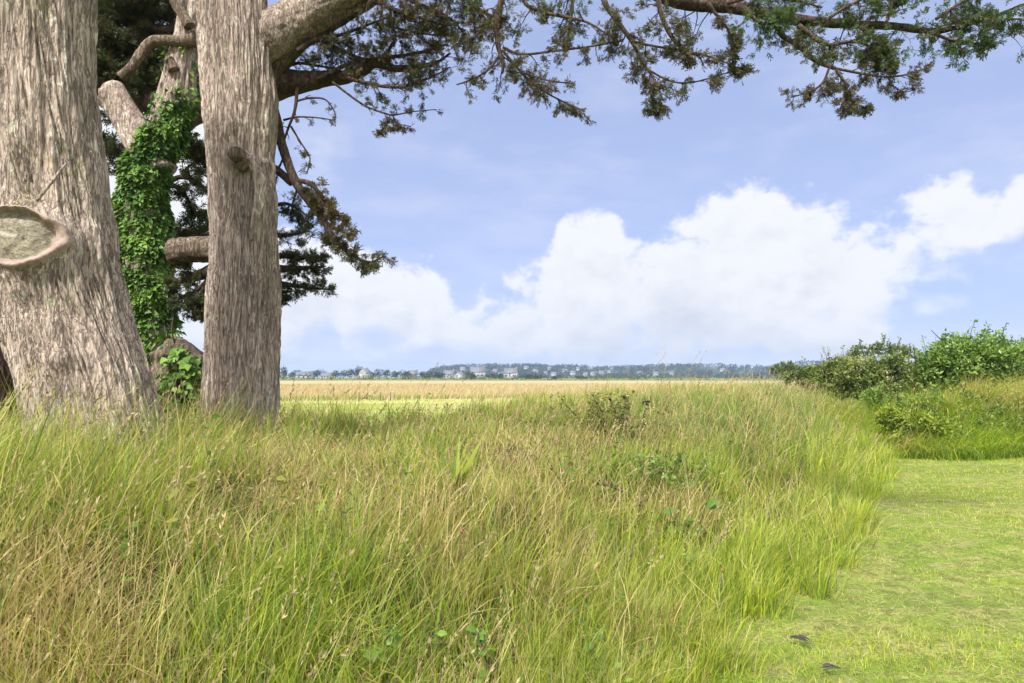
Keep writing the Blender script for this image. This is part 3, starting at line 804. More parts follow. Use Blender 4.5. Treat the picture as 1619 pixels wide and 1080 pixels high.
# limbs on the right of the trunk
bough(tree2, [(400, 150, 26), (440, 133, 24), (470, 130, 19), (510, 125, 13), (555, 120, 10), (580, 108, 9), (592, 101, 7), (625, 108, 6), (660, 106, 5), (690, 99, 3), (712, 84, 1.5)], (7.3, 7.0), 0.03, 16, M_TWIG, 0.008, [D(18, 0.32, t0=0.45, droop=0.0, flat=0.35)], OLIVE, BROWN, 0.065)
right = [
 ([(500, 126, 6), (555, 100, 5), (605, 92, 4.5), (660, 84, 4), (708, 70, 2)], 7.1, [D(26, 0.24, droop=0.0, flat=0.3)]),
 ([(545, 122, 5), (580, 132, 4), (630, 138, 3.5), (675, 125, 2.5), (712, 106, 1.5)], 7.0, [D(24, 0.2, droop=0.05, flat=0.3)]),
 ([(470, 80, 7), (500, 62, 5), (540, 55, 4), (580, 40, 3), (620, 25, 2)], 6.9, [D(20, 0.26, droop=0.0)]),
 ([(440, 60, 8), (490, 60, 6), (530, 75, 5), (570, 92, 4), (600, 96, 3)], 7.3, [D(20, 0.3, droop=0.0)]),
 ([(600, 98, 4), (616, 78, 3.5), (625, 58, 3), (620, 40, 2)], 7.0, [D(16, 0.24, droop=-0.1)]),
 ([(620, 42, 3), (650, 50, 2.5), (690, 56, 2)], 7.0, [D(14, 0.22, droop=0.0)]),
 ([(600, -30, 8), (640, -5, 6), (680, 15, 5), (715, 32, 3), (735, 55, 2)], 6.3, [D(30, 0.26, droop=0.2)]),
 ([(560, -20, 8), (600, 5, 6), (630, 18, 5), (670, 30, 3), (700, 40, 2)], 6.4, [D(30, 0.26, droop=0.15)]),
 ([(660, -50, 8), (720, -15, 6), (750, 10, 5), (765, 40, 4), (745, 62, 2.5), (735, 72, 2)], 6.1, [D(30, 0.26, droop=0.2)]),
 ([(526, 130, 3), (552, 150, 2.6), (578, 168, 2.4), (605, 178, 2.4), (622, 182, 2), (650, 177, 1.6), (690, 173, 1)], 7.0, [D(9, 0.12, t0=0.35, droop=0.1, dens=0.5)]),
 ([(620, 182, 1.5), (630, 195, 1.2), (650, 200, 1)], 7.0, [D(4, 0.09, dens=0.8)]),
 ([(612, 180, 1.4), (610, 200, 1.2), (596, 208, 1)], 7.0, [D(4, 0.07, dens=0.8)]),
 ([(440, 110, 6), (470, 100, 4), (500, 104, 3), (530, 108, 2)], 7.4, [D(18, 0.24, droop=0.0)]),
 ([(470, 20, 4), (500, 45, 4), (545, 70, 3), (560, 80, 2)], 7.2, [D(16, 0.26, droop=0.1)]),
]
for rows, Yh, tw in right:
    rows = [(a_, b_, c_ * 0.72) for a_, b_, c_ in rows]
    bough(tree2, rows, Yh, 0.03, 8, M_TWIG, 0.002, tw, OLIVE, BROWN, 0.050)
# the drooping limb beside the trunk with its heavy foliage, and bare twigs
bough(tree2, [(425, 150, 9), (437, 190, 8.5), (446, 230, 8), (458, 265, 7.5), (470, 292, 7.5), (492, 322, 7), (512, 350, 5.5), (532, 382, 4.5), (560, 405, 3), (585, 414, 2), (608, 405, 1.2)], (7.2, 6.7), 0.03, 12, M_TWIG, 0.004,
      [D(26, 0.17, t0=0.45, side=(0.5, 0, 0.15), fwd=1.1, droop=0.3), D(10, 0.11, t0=0.6, side=(-0.3, 0, -0.5), droop=0.4)], OLIVE, (0.12, 0.085, 0.042), 0.062)
bough(tree2, [(425, 262, 7), (442, 272, 6.5), (462, 290, 6)], 7.1, 0.03, 10, M_TWIG, 0.003)
bough(tree2, [(468, 285, 4), (490, 290, 4), (505, 305, 3.5), (525, 330, 3), (548, 355, 2), (560, 372, 1)], (7.0, 6.6), 0.03, 8, M_TWIG, 0.002, [D(20, 0.13, t0=0.15, fwd=0.9)], OLIVE, (0.12, 0.085, 0.042), 0.062)
for rows in ([(470, 140, 3), (466, 175, 2.5), (455, 205, 2), (445, 235, 1.5)], [(468, 160, 2), (490, 155, 1.8), (515, 158, 1.4), (530, 180, 1), (528, 192, 1)], [(460, 200, 2), (475, 225, 1.5), (490, 250, 1), (485, 275, 1)], [(448, 190, 2), (470, 185, 1.5), (500, 186, 1.2), (528, 190, 1)], [(452, 240, 2), (440, 270, 1.5), (434, 300, 1)]):
    bough(tree2, rows, 7.1, 0.03, 5, M_TWIG, 0, [D(5, 0.14, dens=0.12, sub=1)], OLIVE, BROWN, 0.06)
for rows, tw in (([(420, 330, 5), (450, 322, 3), (470, 330, 2), (490, 345, 1.5)], D(10, 0.13, dens=0.5)), ([(425, 370, 5), (455, 372, 3), (480, 365, 2), (495, 350, 1)], D(8, 0.12, dens=0.5)), ([(470, 300, 2), (462, 330, 2), (478, 345, 2), (470, 380, 1)], D(8, 0.12, dens=0.6)),
                 ([(430, 405, 6), (460, 405, 4), (485, 408, 2.5), (512, 405, 1.2)], D(13, 0.13, droop=0.05, flat=0.25)), ([(430, 425, 8), (460, 425, 5), (490, 423, 3), (515, 421, 1.5)], D(13, 0.13, droop=0.05, flat=0.25)), ([(430, 448, 6), (455, 450, 4), (485, 455, 2.5), (530, 458, 1)], D(9, 0.10, droop=0.05, flat=0.25)), ([(430, 462, 4), (450, 462, 3), (465, 460, 1)], D(8, 0.12, flat=0.25))):
    bough(tree2, rows, (7.4, 7.2), 0.03, 8, M_TWIG, 0.002, [tw], DARKG, OLIVE, 0.065)
# sawn limb on the left and the foliage under it
lo, _, _ = bough(tree2, [(360, 396, 24), (330, 394, 21), (300, 395, 20), (282, 397, 20), (274, 399, 21), (268, 400, 17)], 7.6, 0.02, 40, M_LIMB, 0.008, name='sawn_limb', label='thick sawn-off limb stub')
bough(tree2, [(345, 425, 14), (325, 432, 10), (300, 440, 7), (280, 446, 5), (262, 462, 4)], (7.6, 7.9), 0.02, 14, M_TWIG, 0.005, [D(13, 0.2, droop=0.15, flat=0.4)], DARKG, OLIVE, 0.07)
bough(tree2, [(300, 418, 10), (282, 412, 9), (268, 405, 8)], 7.7, 0.02, 14, M_LIMB, 0.005)
for rows in ([(330, 440, 5), (315, 470, 3), (300, 490, 2), (280, 480, 1)], [(340, 460, 4), (320, 485, 3), (305, 498, 2)], [(340, 430, 4), (310, 460, 3), (285, 470, 2), (270, 488, 1)], [(345, 485, 3), (330, 492, 2), (318, 495, 1)]):
    bough(tree2, rows, 7.7, 0.03, 6, M_TWIG, 0, [D(9, 0.14, droop=0.1, dens=0.6)], DARKG, OLIVE, 0.07)
bough(tree2, [(283, 470, 2), (276, 495, 1.6), (272, 520, 1.3), (276, 545, 1)], 7.7, 0.03, 5, M_TWIG, 0)

# ------------------------------------------------------------------ the ivy-clad cypress behind
Y3 = 8.6
def stem3():
    rows = [(310, 10, 22), (300, 60, 22), (287, 110, 25), (276, 160, 27), (259, 215, 27), (233, 265, 30), (224, 320, 34), (226, 380, 36), (231, 440, 35), (238, 500, 32), (246, 560, 32), (248, 610, 46), (248, 680, 62)]
    return pxpath(rows, Y3)
p3, r3 = stem3()
p3, r3 = p3[::-1], r3[::-1]
tree3 = thing('cypress_tree', 'ivy covered cypress with a crooked trunk and dark dense crown between the two big trunks', 'tree', (p3[1][0], p3[1][1], float(gz(p3[1][0], p3[1][1]))))
trunk_mesh('trunk', p3, r3, M_BARK, tree3, 150, 0.025, 0.016, 0.05, 0.03, 0.1, 21.0)
bough(tree3, [(250, 275, 30), (232, 240, 28), (214, 210, 25), (198, 182, 23), (184, 160, 23), (176, 150, 26), (168, 145, 17)], 8.6, 0.02, 36, M_BARK, 0.01, name='sawn_limb', label='pale broken limb leaning up to the left')
bough(tree3, [(310, 62, 14), (290, 65, 9), (262, 64, 8.5), (240, 66, 8.5), (222, 86, 8), (208, 106, 7), (190, 122, 7.5)], 8.4, 0.02, 22, M_LIMB, 0.004)
bough(tree3, [(300, 42, 9), (292, 28, 8), (280, 10, 8), (273, -10, 8), (276, -40, 8)], 8.3, 0.02, 18, M_LIMB, 0.004)
bough(tree3, [(275, 112, 9), (268, 96, 8), (266, 92, 7)], 8.4, 0.02, 16, M_LIMB, 0.003, name='branch_stub')
bough(tree3, [(330, 170, 24), (290, 172, 20), (250, 165, 20), (210, 150, 18), (180, 130, 16), (150, 112, 12), (110, 100, 9)], 9.4, 0.03, 20, M_TWIG, 0.01, [D(24, 0.6, droop=-0.1, flat=0.3, fwd=0.3)], DARKG, OLIVE, 0.14)
bough(tree3, [(290, 175, 12), (255, 192, 10), (240, 185, 8)], 9.0, 0.03, 14, M_LIMB, 0.004)
bough(tree3, [(285, 210, 9), (310, 190, 8.5), (340, 184, 8)], 8.9, 0.03, 14, M_LIMB, 0.004)
def crown3():
    lst = []
    for (px, py, wp, hp, n) in ((180, 0, 80, 22, 700), (250, -10, 80, 22, 700), (300, 5, 60, 16, 350), (190, 35, 70, 16, 420), (255, 35, 60, 12, 300), (175, 65, 55, 13, 320), (230, 75, 75, 13, 420), (290, 85, 50, 12, 260), (200, 100, 60, 12, 300), (260, 115, 60, 12, 330), (165, 100, 40, 12, 200), (240, 140, 50, 10, 200), (300, 135, 35, 14, 160), (200, 125, 60, 9, 160), (120, 30, 60, 50, 400), (310, 160, 40, 10, 120)):
        pad(lst, px, py, 9.6 + random.uniform(-0.5, 0.9), wp, hp, int(n * 1.5))
    mb = MB()
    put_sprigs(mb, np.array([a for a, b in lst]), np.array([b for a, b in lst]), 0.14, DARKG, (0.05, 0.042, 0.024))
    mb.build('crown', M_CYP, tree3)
    for rows in ([(318, 60, 12), (270, 110, 10), (210, 100, 8), (150, 92, 5)], [(310, 30, 12), (260, 50, 9), (200, 30, 7), (140, 35, 5)], [(290, 150, 7), (240, 118, 6), (190, 128, 5), (150, 122, 3)], [(240, 150, 6), (210, 130, 5), (175, 112, 3)]):
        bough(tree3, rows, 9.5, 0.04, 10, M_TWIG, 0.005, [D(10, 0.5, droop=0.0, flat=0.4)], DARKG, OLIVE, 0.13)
    lst = []
    for (px, py, wp, hp, n) in ((180, 235, 40, 7, 160), (205, 245, 40, 6, 120), (300, 232, 34, 9, 170), (310, 245, 30, 8, 120), (165, 260, 26, 8, 90), (310, 355, 34, 10, 120), (300, 370, 34, 10, 160), (315, 335, 24, 7, 60), (160, 270, 20, 6, 40), (318, 300, 20, 6, 40)):
        pad(lst, px, py, 9.6, wp, hp, n)
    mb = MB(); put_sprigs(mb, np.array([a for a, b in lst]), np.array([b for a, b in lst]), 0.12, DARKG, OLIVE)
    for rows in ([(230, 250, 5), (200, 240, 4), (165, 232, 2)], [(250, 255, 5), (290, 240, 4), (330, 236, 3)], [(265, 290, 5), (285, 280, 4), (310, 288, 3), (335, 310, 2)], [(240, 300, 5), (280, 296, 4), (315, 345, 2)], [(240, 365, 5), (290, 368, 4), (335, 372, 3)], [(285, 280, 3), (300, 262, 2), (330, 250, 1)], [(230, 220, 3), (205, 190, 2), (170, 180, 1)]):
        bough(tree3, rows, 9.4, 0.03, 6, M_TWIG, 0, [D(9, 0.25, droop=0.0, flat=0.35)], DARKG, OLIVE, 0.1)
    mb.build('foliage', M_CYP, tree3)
crown3()

# ivy on it
IVY_V = np.array([(0, 0, 0), (-0.42, 0.12, 0.06), (-0.30, 0.48, 0.02), (0, 1.0, -0.10), (0.30, 0.48, 0.02), (0.42, 0.12, 0.06), (0, 0.42, -0.05)])
IVY_F = np.array([(0, 6, 1), (1, 6, 2), (2, 6, 3), (3, 6, 4), (4, 6, 5), (5, 6, 0)])
def ivy(name, label, pts, rad, n, t0, t1, dens, size, seed, extra_r=0.03, lim=None):
    p, r, u = resample(pts, rad, 0.02)
    t, a, b = frames(p)
    m = len(p)
    s = t0 + (t1 - t0) * rng.random(n)
    th = rng.uniform(0, 2 * np.pi, n)
    i = np.clip((s * (m - 1)).astype(int), 0, m - 1)
    dirs = a[i] * np.cos(th)[:, None] + b[i] * np.sin(th)[:, None]
    keep = rng.random(n) < dens(s, dirs, p[i])
    i, dirs, s = i[keep], dirs[keep], s[keep]; k = len(i)
    lump = extra_r * (1.0 + 2.2 * fbm(p[i] * 3.5 + dirs * 1.2, 2)) + 0.02
    pos = p[i] + dirs * (r[i] + np.maximum(lump, 0.0) * rng.uniform(0.5, 1.5, k))[:, None]
    d = norm(np.array([0, 0, -0.7]) + dirs * 0.8 + rng.normal(0, 0.45, (k, 3)))
    f = np.clip(0.45 + 0.6 * fbm(pos * 4 + 1, 2) + rng.normal(0, 0.22, k), 0, 1)[:, None]
    col = np.array([0.035, 0.085, 0.018]) * (1 - f) + np.array([0.17, 0.30, 0.05]) * f
    roll = rng.normal(0, 0.45, k)
    mb = MB(); instances(mb, IVY_V, IVY_F, pos, d, roll, size * rng.uniform(0.45, 1.55, k), col, dirs + np.array([0, 0, 0.35]))
    root = thing(name, label, 'ivy', (p[0][0], p[0][1], p[0][2]))
    mb.build('leaves', M_IVY, root)
    sb = MB()
    for q in range(7):
        ph = rng.uniform(0, 6.28); ii = np.linspace(int(t0 * (m - 1)), int((t0 + (t1 - t0) * random.uniform(0.5, 0.95)) * (m - 1)), 30).astype(int)
        aa = ph + np.cumsum(rng.normal(0, 0.12, 30))
        path = p[ii] + (a[ii] * np.cos(aa)[:, None] + b[ii] * np.sin(aa)[:, None]) * (r[ii] + 0.012)[:, None]
        tube(sb, path, np.linspace(0.012, 0.004, 30), 6, c=(0.6, 0.5, 0.5))
    sb.build('stem', M_TWIG, root, True)
    return root
IVN = np.interp(np.arange(len(r3)), [0, 3, 6, 8, 12], [0.9, 0.9, 0.88, 0.9, 1.0])
def dens3(s, dirs, p):
    py = 597 - (p[:, 2] - EYE) / Y3 * FPX
    full = sstep(py, 190, 235)
    side = np.clip(0.5 + 0.9 * dirs[:, 0], 0.08, 1)
    d = np.where(py > 205, 1.0, side * sstep(py, 120, 205) * 0.9 + 0.02)
    low = 1 - 0.75 * sstep(py, 470, 540) * (dirs[:, 0] > 0.2)
    return d * low
ivy('ivy', 'dense glossy green ivy climbing the crooked trunk between the two big cypresses', p3, r3 * IVN, 24000, 0.08, 0.93, dens3, 0.058, 1, 0.022)

# mossy stump with ivy between the trunks
Ys = 7.9
def stump():
    c = P(295, 600, Ys); g = float(gz(c[0], c[1]))
    root = thing('tree_stump', 'rounded mossy old stump between the upright trunk and the leaning trunk', 'stump', (c[0], c[1], g))
    rows = [(300, 545, 16), (296, 550, 30), (291, 566, 40), (289, 592, 43), (292, 620, 46), (295, 660, 52), (295, 720, 60)]
    pts, rad = pxpath(rows, Ys)
    def ex(pp, dirs, rr):
        q = pp[:, None] + dirs * rr[..., None]
        return 0.10 * fbm(q * 3.6, 3) + 0.035 * fbm(q * 10, 3)
    trunk_mesh('stump_wood', pts[::-1], rad[::-1], M_STUMP, root, 140, 0.02, 0.012, 0.06, 0.03, 0.3, 33.0, ex)
    return root, pts[::-1], rad[::-1]
M_STUMP = bark_mat('mossy_stump_bark', (0.13, 0.10, 0.075), (0.23, 0.185, 0.15), (0.18, 0.17, 0.10), 0.5, 1.0, 0.5)
st, sp_, sr_ = stump()
ivy('ivy', 'clump of bright ivy sprawling over the right side of the old stump', sp_, sr_ + 0.02, 1500, 0.3, 1.0, lambda s, d, p: np.where((d[:, 0] > 0.0) | (d[:, 2] > 0.8), 0.95, 0.10), 0.085, 2, 0.07)

# ------------------------------------------------------------------ tall grass on the bank
def lin(*rgb): return np.array([((c / 255 + 0.055) / 1.055) ** 2.4 if c > 10 else c / 3294 for c in rgb])
G1, G2, G3 = np.array([0.175, 0.30, 0.026]), np.array([0.37, 0.43, 0.04]), np.array([0.17, 0.26, 0.07])
S1, S2, S3 = np.array([0.56, 0.46, 0.23]), np.array([0.43, 0.33, 0.14]), np.array([0.23, 0.165, 0.07])
def sector(n, r0, r1, pw, a0=-42, a1=42):
    az = np.radians(rng.uniform(a0, a1, n))
    e = 1 - pw
    r = (rng.random(n) * (r1 ** e - r0 ** e) + r0 ** e) ** (1 / e)
    return r * np.sin(az), r * np.cos(az), r
def dry(x, y, u, v):
    d = 0.20 + 0.82 * n2(x, y, 0.75, 1.0) + 0.40 * n2(x, y, 2.6, 7.0, 2)
    d = d + 0.22 * np.exp(-((u - 3.2) / 0.9) ** 2) * np.exp(-((v - 5.5) / 2.6) ** 2)
    d = d - 0.36 * (1 - sstep(u, 1.1, 1.9)) - 0.16 * sstep(v, 7, 10) * (1 - sstep(u, 2.6, 3.4)) * 1.2
    d = d + 0.25 * sstep(v, 11, 15) * sstep(u, 1.8, 3.0)
    for px, py, rr_, k_ in DRYSPOTS:
        q = at_ground(px, py, 0.25); d = d + k_ * np.exp(-((x - q[0]) ** 2 + (y - q[1]) ** 2) / rr_ ** 2)
    return np.clip(d, 0.02, 0.97)
DRYSPOTS = ((680, 815, 0.45, 0.35), (870, 730, 0.7, 0.45), (330, 780, 0.4, 0.35), (200, 930, 0.4, 0.35), (1150, 690, 0.6, 0.3), (1010, 640, 1.2, -0.3), (1200, 900, 0.5, -0.4), (980, 820, 0.5, -0.3), (430, 900, 0.4, -0.3))
def at_ground(px, py, up=0.0):
    d = ray(px, py); t = 1.2
    for _ in range(4000):
        p = np.array([0, 0, EYE]) + d * t
        if p[2] <= gz(p[0], p[1]) + up: break
        t += 0.01
    return p
def mess(mb):
    # loose blades crossing the sward at every angle
    n = 42000
    x, y, r = sector(n, 1.15, 24, 0.6)
    u, v = xy2uv(x, y)
    ok = (u > toe(v) + 0.12) & (u < 6.5); x, y, r, u, v = (q[ok] for q in (x, y, r, u, v)); n = len(x)
    dr = dry(x, y, u, v); f = rng.random((n, 1)); isd = rng.random(n) < 0.2 + dr * 0.75
    col = np.where(isd[:, None], np.where(f < 0.6, S1, S2), np.where(f < 0.5, G1, np.where(f < 0.85, G2, G3))) * rng.uniform(0.7, 1.2, (n, 1))
    base = np.stack([x, y, gz(x, y) + rng.uniform(0.0, 0.16, n)], -1)
    hh = rng.uniform(0.3, 0.62, n) * (0.75 + 0.25 * sstep(u, 1.2, 2.4)) * (1 - 0.55 * sstep(u, 2.2, 3.4) * (1 - sstep(v, 9.8, 12.5)) * sstep(x, -2.4, -1.4))
    blades(mb, base, hh, rng.uniform(0.002, 0.0052, n) * (1 + np.maximum(r - 3, 0) * 0.11), rng.uniform(0, 6.28, n), np.abs(rng.normal(0.5, 0.35, n)), np.abs(rng.normal(0.9, 0.6, n)), col, 5)
def tufts():
    mb = MB()
    n = 23000
    x, y, r = sector(n, 1.15, 34, 0.55)
    u, v = xy2uv(x, y)
    ok = (u > toe(v) - 0.02 + 0.22 * n2(x, y, 2.2, 33.0, 2)) & (u < 9.2) & (v < 36)
    ok &= (rng.random(n) < 0.62 + 0.9 * n2(x, y, 1.7, 91.0, 2)) | (u < toe(v) + 0.7)
    ok &= ~((u > 6.5) & (r < 9) & (rng.random(n) < 0.5))
    x, y, r, u, v = (q[ok] for q in (x, y, r, u, v)); n = len(x)
    K = 15
    dr = dry(x, y, u, v)
    x2 = np.repeat(x, K) + rng.normal(0, 0.035, n * K) * np.repeat(1 + r * 0.06, K); y2 = np.repeat(y, K) + rng.normal(0, 0.035, n * K) * np.repeat(1 + r * 0.06, K)
    u2, v2 = xy2uv(x2, y2); rr = np.repeat(r, K); dd = np.repeat(dr, K)
    hb = 0.36 + 0.14 * n2(x, y, 0.6, 21.0) + 0.05 * sstep(u, 1.2, 2.4) - 0.21 * sstep(u, 2.3, 3.4) * (1 - sstep(v, 9.8, 12.5)) * sstep(x, -2.6, -1.4) + 0.10 * sstep(v, 10.5, 14) + 0.24 * sstep(u, 2.3, 3.3) * (1 - sstep(x, -2.3, -1.3)) * (1 - sstep(u, 5.2, 6.2))
    hb = hb * (1 + 0.30 * n2(x, y, 2.3, 57.0, 2))
    hb = hb * (0.72 + 0.28 * sstep(u, toe(v), toe(v) + 0.6))
    h = np.repeat(hb, K) * rng.uniform(0.55, 1.35, n * K)
    wid = (0.003 + 0.007 * rng.random(n * K) ** 1.6) * (1 + np.maximum(rr - 3, 0) * 0.11)
    radial = np.arctan2(x2 - np.repeat(x, K), y2 - np.repeat(y, K))
    wind = np.pi * 0.5 + np.repeat(0.8 * n2(x, y, 0.5, 40.0), K)
    wv = (0.25 + 0.55 * np.repeat(sstep(x, -2.0, 0.3), K)) * (0.75 + 0.5 * dd)
    az = np.arctan2(1.25 * np.sin(radial) + wv * np.sin(wind) + rng.normal(0, 0.5, n * K), 1.25 * np.cos(radial) + wv * np.cos(wind) + rng.normal(0, 0.5, n * K))
    # overhang of the toe towards the lawn
    phi0 = np.abs(rng.normal(0.16, 0.16, n * K)); phi1 = np.abs(rng.normal(0.60, 0.5, n * K)) + 0.25 * dd
    matted = np.repeat(sstep(n2(x, y, 1.15, 123.0, 3), 0.22, 0.5) * sstep(u - toe(v), 0.5, 1.0), K)
    phi0 = phi0 + matted * rng.uniform(0.3, 1.1, n * K)
    az = az + matted * np.repeat(2.2 * n2(x, y, 0.7, 140.0), K)
    isd = rng.random(n * K) < dd * 0.85 + 0.15 * matted
    f = rng.random((n * K, 1))
    lush = np.repeat(sstep(v, 8.5, 11) * sstep(u, 1.9, 2.6) * (1 - sstep(u, 5, 6)), K)[:, None]
    cg = np.where(rng.random((n * K, 1)) < np.clip(0.62 - 0.35 * lush - 0.25 * sstep(np.repeat(u, K), 1.5, 3)[:, None], 0, 1), G2, np.where(f < 0.6 - 0.3 * lush, G1, G3))
    cs = np.where(f < 0.55, S1, np.where(f < 0.85, S2, S3))
    col = np.where(isd[:, None], cs, cg) * rng.uniform(0.72, 1.25, (n * K, 1))
    tip = np.where(isd[:, None], col * 1.05, col * 0.75 + S1 * 0.25)
    base = np.stack([x2, y2, gz(x2, y2) - 0.02], -1)
    blades(mb, base, h, wid, az, phi0, phi1, col, 4, tip)
    print('tall grass blades', n * K)
    mess(mb)
    # tangled thatch: dead blades lying at all angles in the sward
    n = 36000
    x, y, r = sector(n, 1.15, 22, 0.6)
    u, v = xy2uv(x, y)
    ok = (u > toe(v) + 0.1) & (u < 6) & (rng.random(n) < dry(x, y, u, v) + 0.15); x, y, r, u, v = (q[ok] for q in (x, y, r, u, v)); n = len(x)
    h = rng.uniform(0.15, 0.5, n); f = rng.random((n, 1))
    col = np.where(f < 0.35, S1, np.where(f < 0.75, S2, S3)) * rng.uniform(0.7, 1.15, (n, 1))
    base = np.stack([x, y, gz(x, y) + rng.uniform(0.02, 0.22, n)], -1)
    blades(mb, base, h, rng.uniform(0.0018, 0.0042, n) * (1 + np.maximum(r - 3, 0) * 0.12), rng.uniform(0, 6.28, n), rng.uniform(0.6, 1.5, n), rng.normal(0.2, 0.5, n), col, 4)
    o = mb.build('tall_grass', M_GRASS)
    tag(o, 'tall green and straw coloured grass leaning over the bank', 'grass', None, 'stuff')
tufts()
LEAF2_V = np.array([(0, 0, 0), (-0.20, 0.14, 0.04), (-0.30, 0.38, 0.06), (-0.20, 0.70, 0.03), (0, 1.0, -0.08), (0.20, 0.70, 0.03), (0.30, 0.38, 0.06), (0.20, 0.14, 0.04), (0, 0.40, 0.0), (0, 0.72, -0.02)])
LEAF2_F = np.array([(0, 8, 1), (1, 8, 2), (2, 8, 3), (3, 8, 9), (3, 9, 4), (4, 9, 5), (5, 9, 8), (5, 8, 6), (6, 8, 7), (7, 8, 0)])
def meadow_weeds():
    mb = MB(); n = 340
    x, y, r = sector(n, 1.6, 16, 0.75)
    u, v = xy2uv(x, y); ok = (u > toe(v) + 0.1) & (u < 5.5) & (n2(x, y, 0.9, 200.0) > -0.25); x, y, r = x[ok], y[ok], r[ok]; n = len(x)
    K = 12
    hh = rng.uniform(0.22, 0.52, n); lean = rng.normal(0, 0.12, (n, 2))
    t = rng.uniform(0.25, 1.0, (n, K))
    g = gz(x, y)
    pos = np.stack([x[:, None] + lean[:, :1] * t + rng.normal(0, 0.02, (n, K)), y[:, None] + lean[:, 1:] * t + rng.normal(0, 0.02, (n, K)), g[:, None] + hh[:, None] * t], -1).reshape(-1, 3)
    d = norm(rng.normal(0, 1, (n * K, 3)) * np.array([1, 1, 0.35]) + np.array([0, 0, 0.25]))
    base = np.array([(0.12, 0.21, 0.035), (0.18, 0.28, 0.05), (0.10, 0.18, 0.05), (0.26, 0.27, 0.06)])[rng.integers(0, 4, n)]
    col = np.repeat(base, K, 0) * rng.uniform(0.8, 1.2, (n * K, 1))
    instances(mb, LEAF2_V, LEAF2_F, pos, d, rng.normal(0, 0.5, n * K), np.repeat(rng.uniform(0.025, 0.055, n), K) * rng.uniform(0.6, 1.3, n * K), col)
    az = np.arctan2(lean[:, 0], lean[:, 1])
    blades(mb, np.stack([x, y, g], -1), hh, np.full(n, 0.004), az, np.hypot(lean[:, 0], lean[:, 1]) / hh, np.zeros(n), base * 0.8, 3, pw=3)
    tag(mb.build('meadow_weeds', M_GRASS), 'small broad-leaved weeds growing through the tall grass of the bank', 'weeds', None, 'stuff')
def seed_heads():
    mb = MB()
    n = 7000
    x, y, r = sector(n, 1.6, 30, 0.35)
    u, v = xy2uv(x, y)
    want = 0.25 + 0.9 * np.exp(-((u - 3.3) / 1.0) ** 2) * (0.4 + sstep(v, 3, 6)) + 0.35 * n2(x, y, 0.8, 60.0)
    for px, py, rr_ in ((870, 725, 0.6), (1150, 670, 0.8), (1290, 640, 1.6), (1080, 780, 0.5)):
        q_ = at_ground(px, py, 0.3); want = want + 1.2 * np.exp(-((x - q_[0]) ** 2 + (y - q_[1]) ** 2) / rr_ ** 2)
    ok = (u > toe(v) + 0.25) & (u < 7.0) & (v < 34) & (rng.random(n) < want)
    x, y, r = x[ok], y[ok], r[ok]; n = len(x)
    u, v = xy2uv(x, y)
    h = rng.uniform(0.5, 0.85, n) * (1 - 0.4 * sstep(u, 2.3, 3.4) * (1 - sstep(v, 9.8, 12.5)) * sstep(x, -2.4, -1.4)); az = np.pi * 0.5 + rng.normal(0, 0.5, n)
    col = np.where(rng.random((n, 1)) < 0.7, S1, S2 * 0.8 + G2 * 0.3) * rng.uniform(0.8, 1.15, (n, 1))
    base = np.stack([x, y, gz(x, y) - 0.02], -1)
    wd = 0.0022 * (1 + np.maximum(r - 3, 0) * 0.12)
    p = blades(mb, base, h, wd, az, np.abs(rng.normal(0.15, 0.1, n)), np.abs(rng.normal(0.45, 0.3, n)), col, 6, pw=3)
    K = 14
    tt = rng.uniform(0.76, 1.0, (n, K)); idx = tt * 6; i0 = np.minimum(idx.astype(int), 5); fr = (idx - i0)[..., None]
    ar = np.arange(n)[:, None]
    q = p[ar, i0] * (1 - fr) + p[ar, i0 + 1] * fr
    d = norm(p[ar, i0 + 1] - p[ar, i0]) + rng.normal(0, 0.35, (n, K, 3))
    LV = np.array([(0, 0, 0), (0.16, 0.45, 0.0), (0, 1, 0), (-0.16, 0.45, 0.0)]); LF = np.array([[0, 1, 2, 3]])
    cc = np.repeat(np.where(rng.random((n, 1)) < 0.75, np.array([0.42, 0.34, 0.19]), np.array([0.25, 0.18, 0.10])) * rng.uniform(0.8, 1.2, (n, 1)), K, 0)
    sz = np.repeat(0.022 * (1 + np.maximum(r - 4, 0) * 0.05), K) * rng.uniform(0.7, 1.4, n * K)
    instances(mb, LV, LF, q.reshape(-1, 3), d.reshape(-1, 3), rng.uniform(0, 6.28, n * K), sz, cc)
    # a few very tall stems against the sky
    n = 46
    px = np.concatenate([rng.uniform(960, 1230, 30), rng.uniform(440, 700, 16)]); Yq = rng.uniform(6.5, 10, n)
    x = (px - 809.5) / FPX * Yq; y = Yq
    base = np.stack([x, y, gz(x, y)], -1); h = rng.uniform(0.75, 1.1, n)
    h = np.where(px < 800, h * 0.85, h * 1.25)
    col = S2 * rng.uniform(0.7, 1.1, (n, 1))
    p = blades(mb, base, h, np.full(n, 0.004), np.pi * 0.5 + rng.normal(0, 0.3, n), np.abs(rng.normal(0.2, 0.1, n)), np.abs(rng.normal(0.5, 0.2, n)), col, 6, pw=3)
    ar = np.arange(n)[:, None]; tt = rng.uniform(0.8, 1.0, (n, 10)); idx = tt * 6; i0 = np.minimum(idx.astype(int), 5); fr = (idx - i0)[..., None]
    q = p[ar, i0] * (1 - fr) + p[ar, i0 + 1] * fr; d = norm(p[ar, i0 + 1] - p[ar, i0]) + rng.normal(0, 0.25, (n, 10, 3))
    instances(mb, LV, LF, q.reshape(-1, 3), d.reshape(-1, 3), rng.uniform(0, 6.28, n * 10), 0.025, np.repeat(col, 10, 0))
    tag(mb.build('seeding_grass', M_GRASS), 'pale seeding grass stems along the crest of the bank', 'grass', None, 'stuff')
meadow_weeds()
seed_heads()

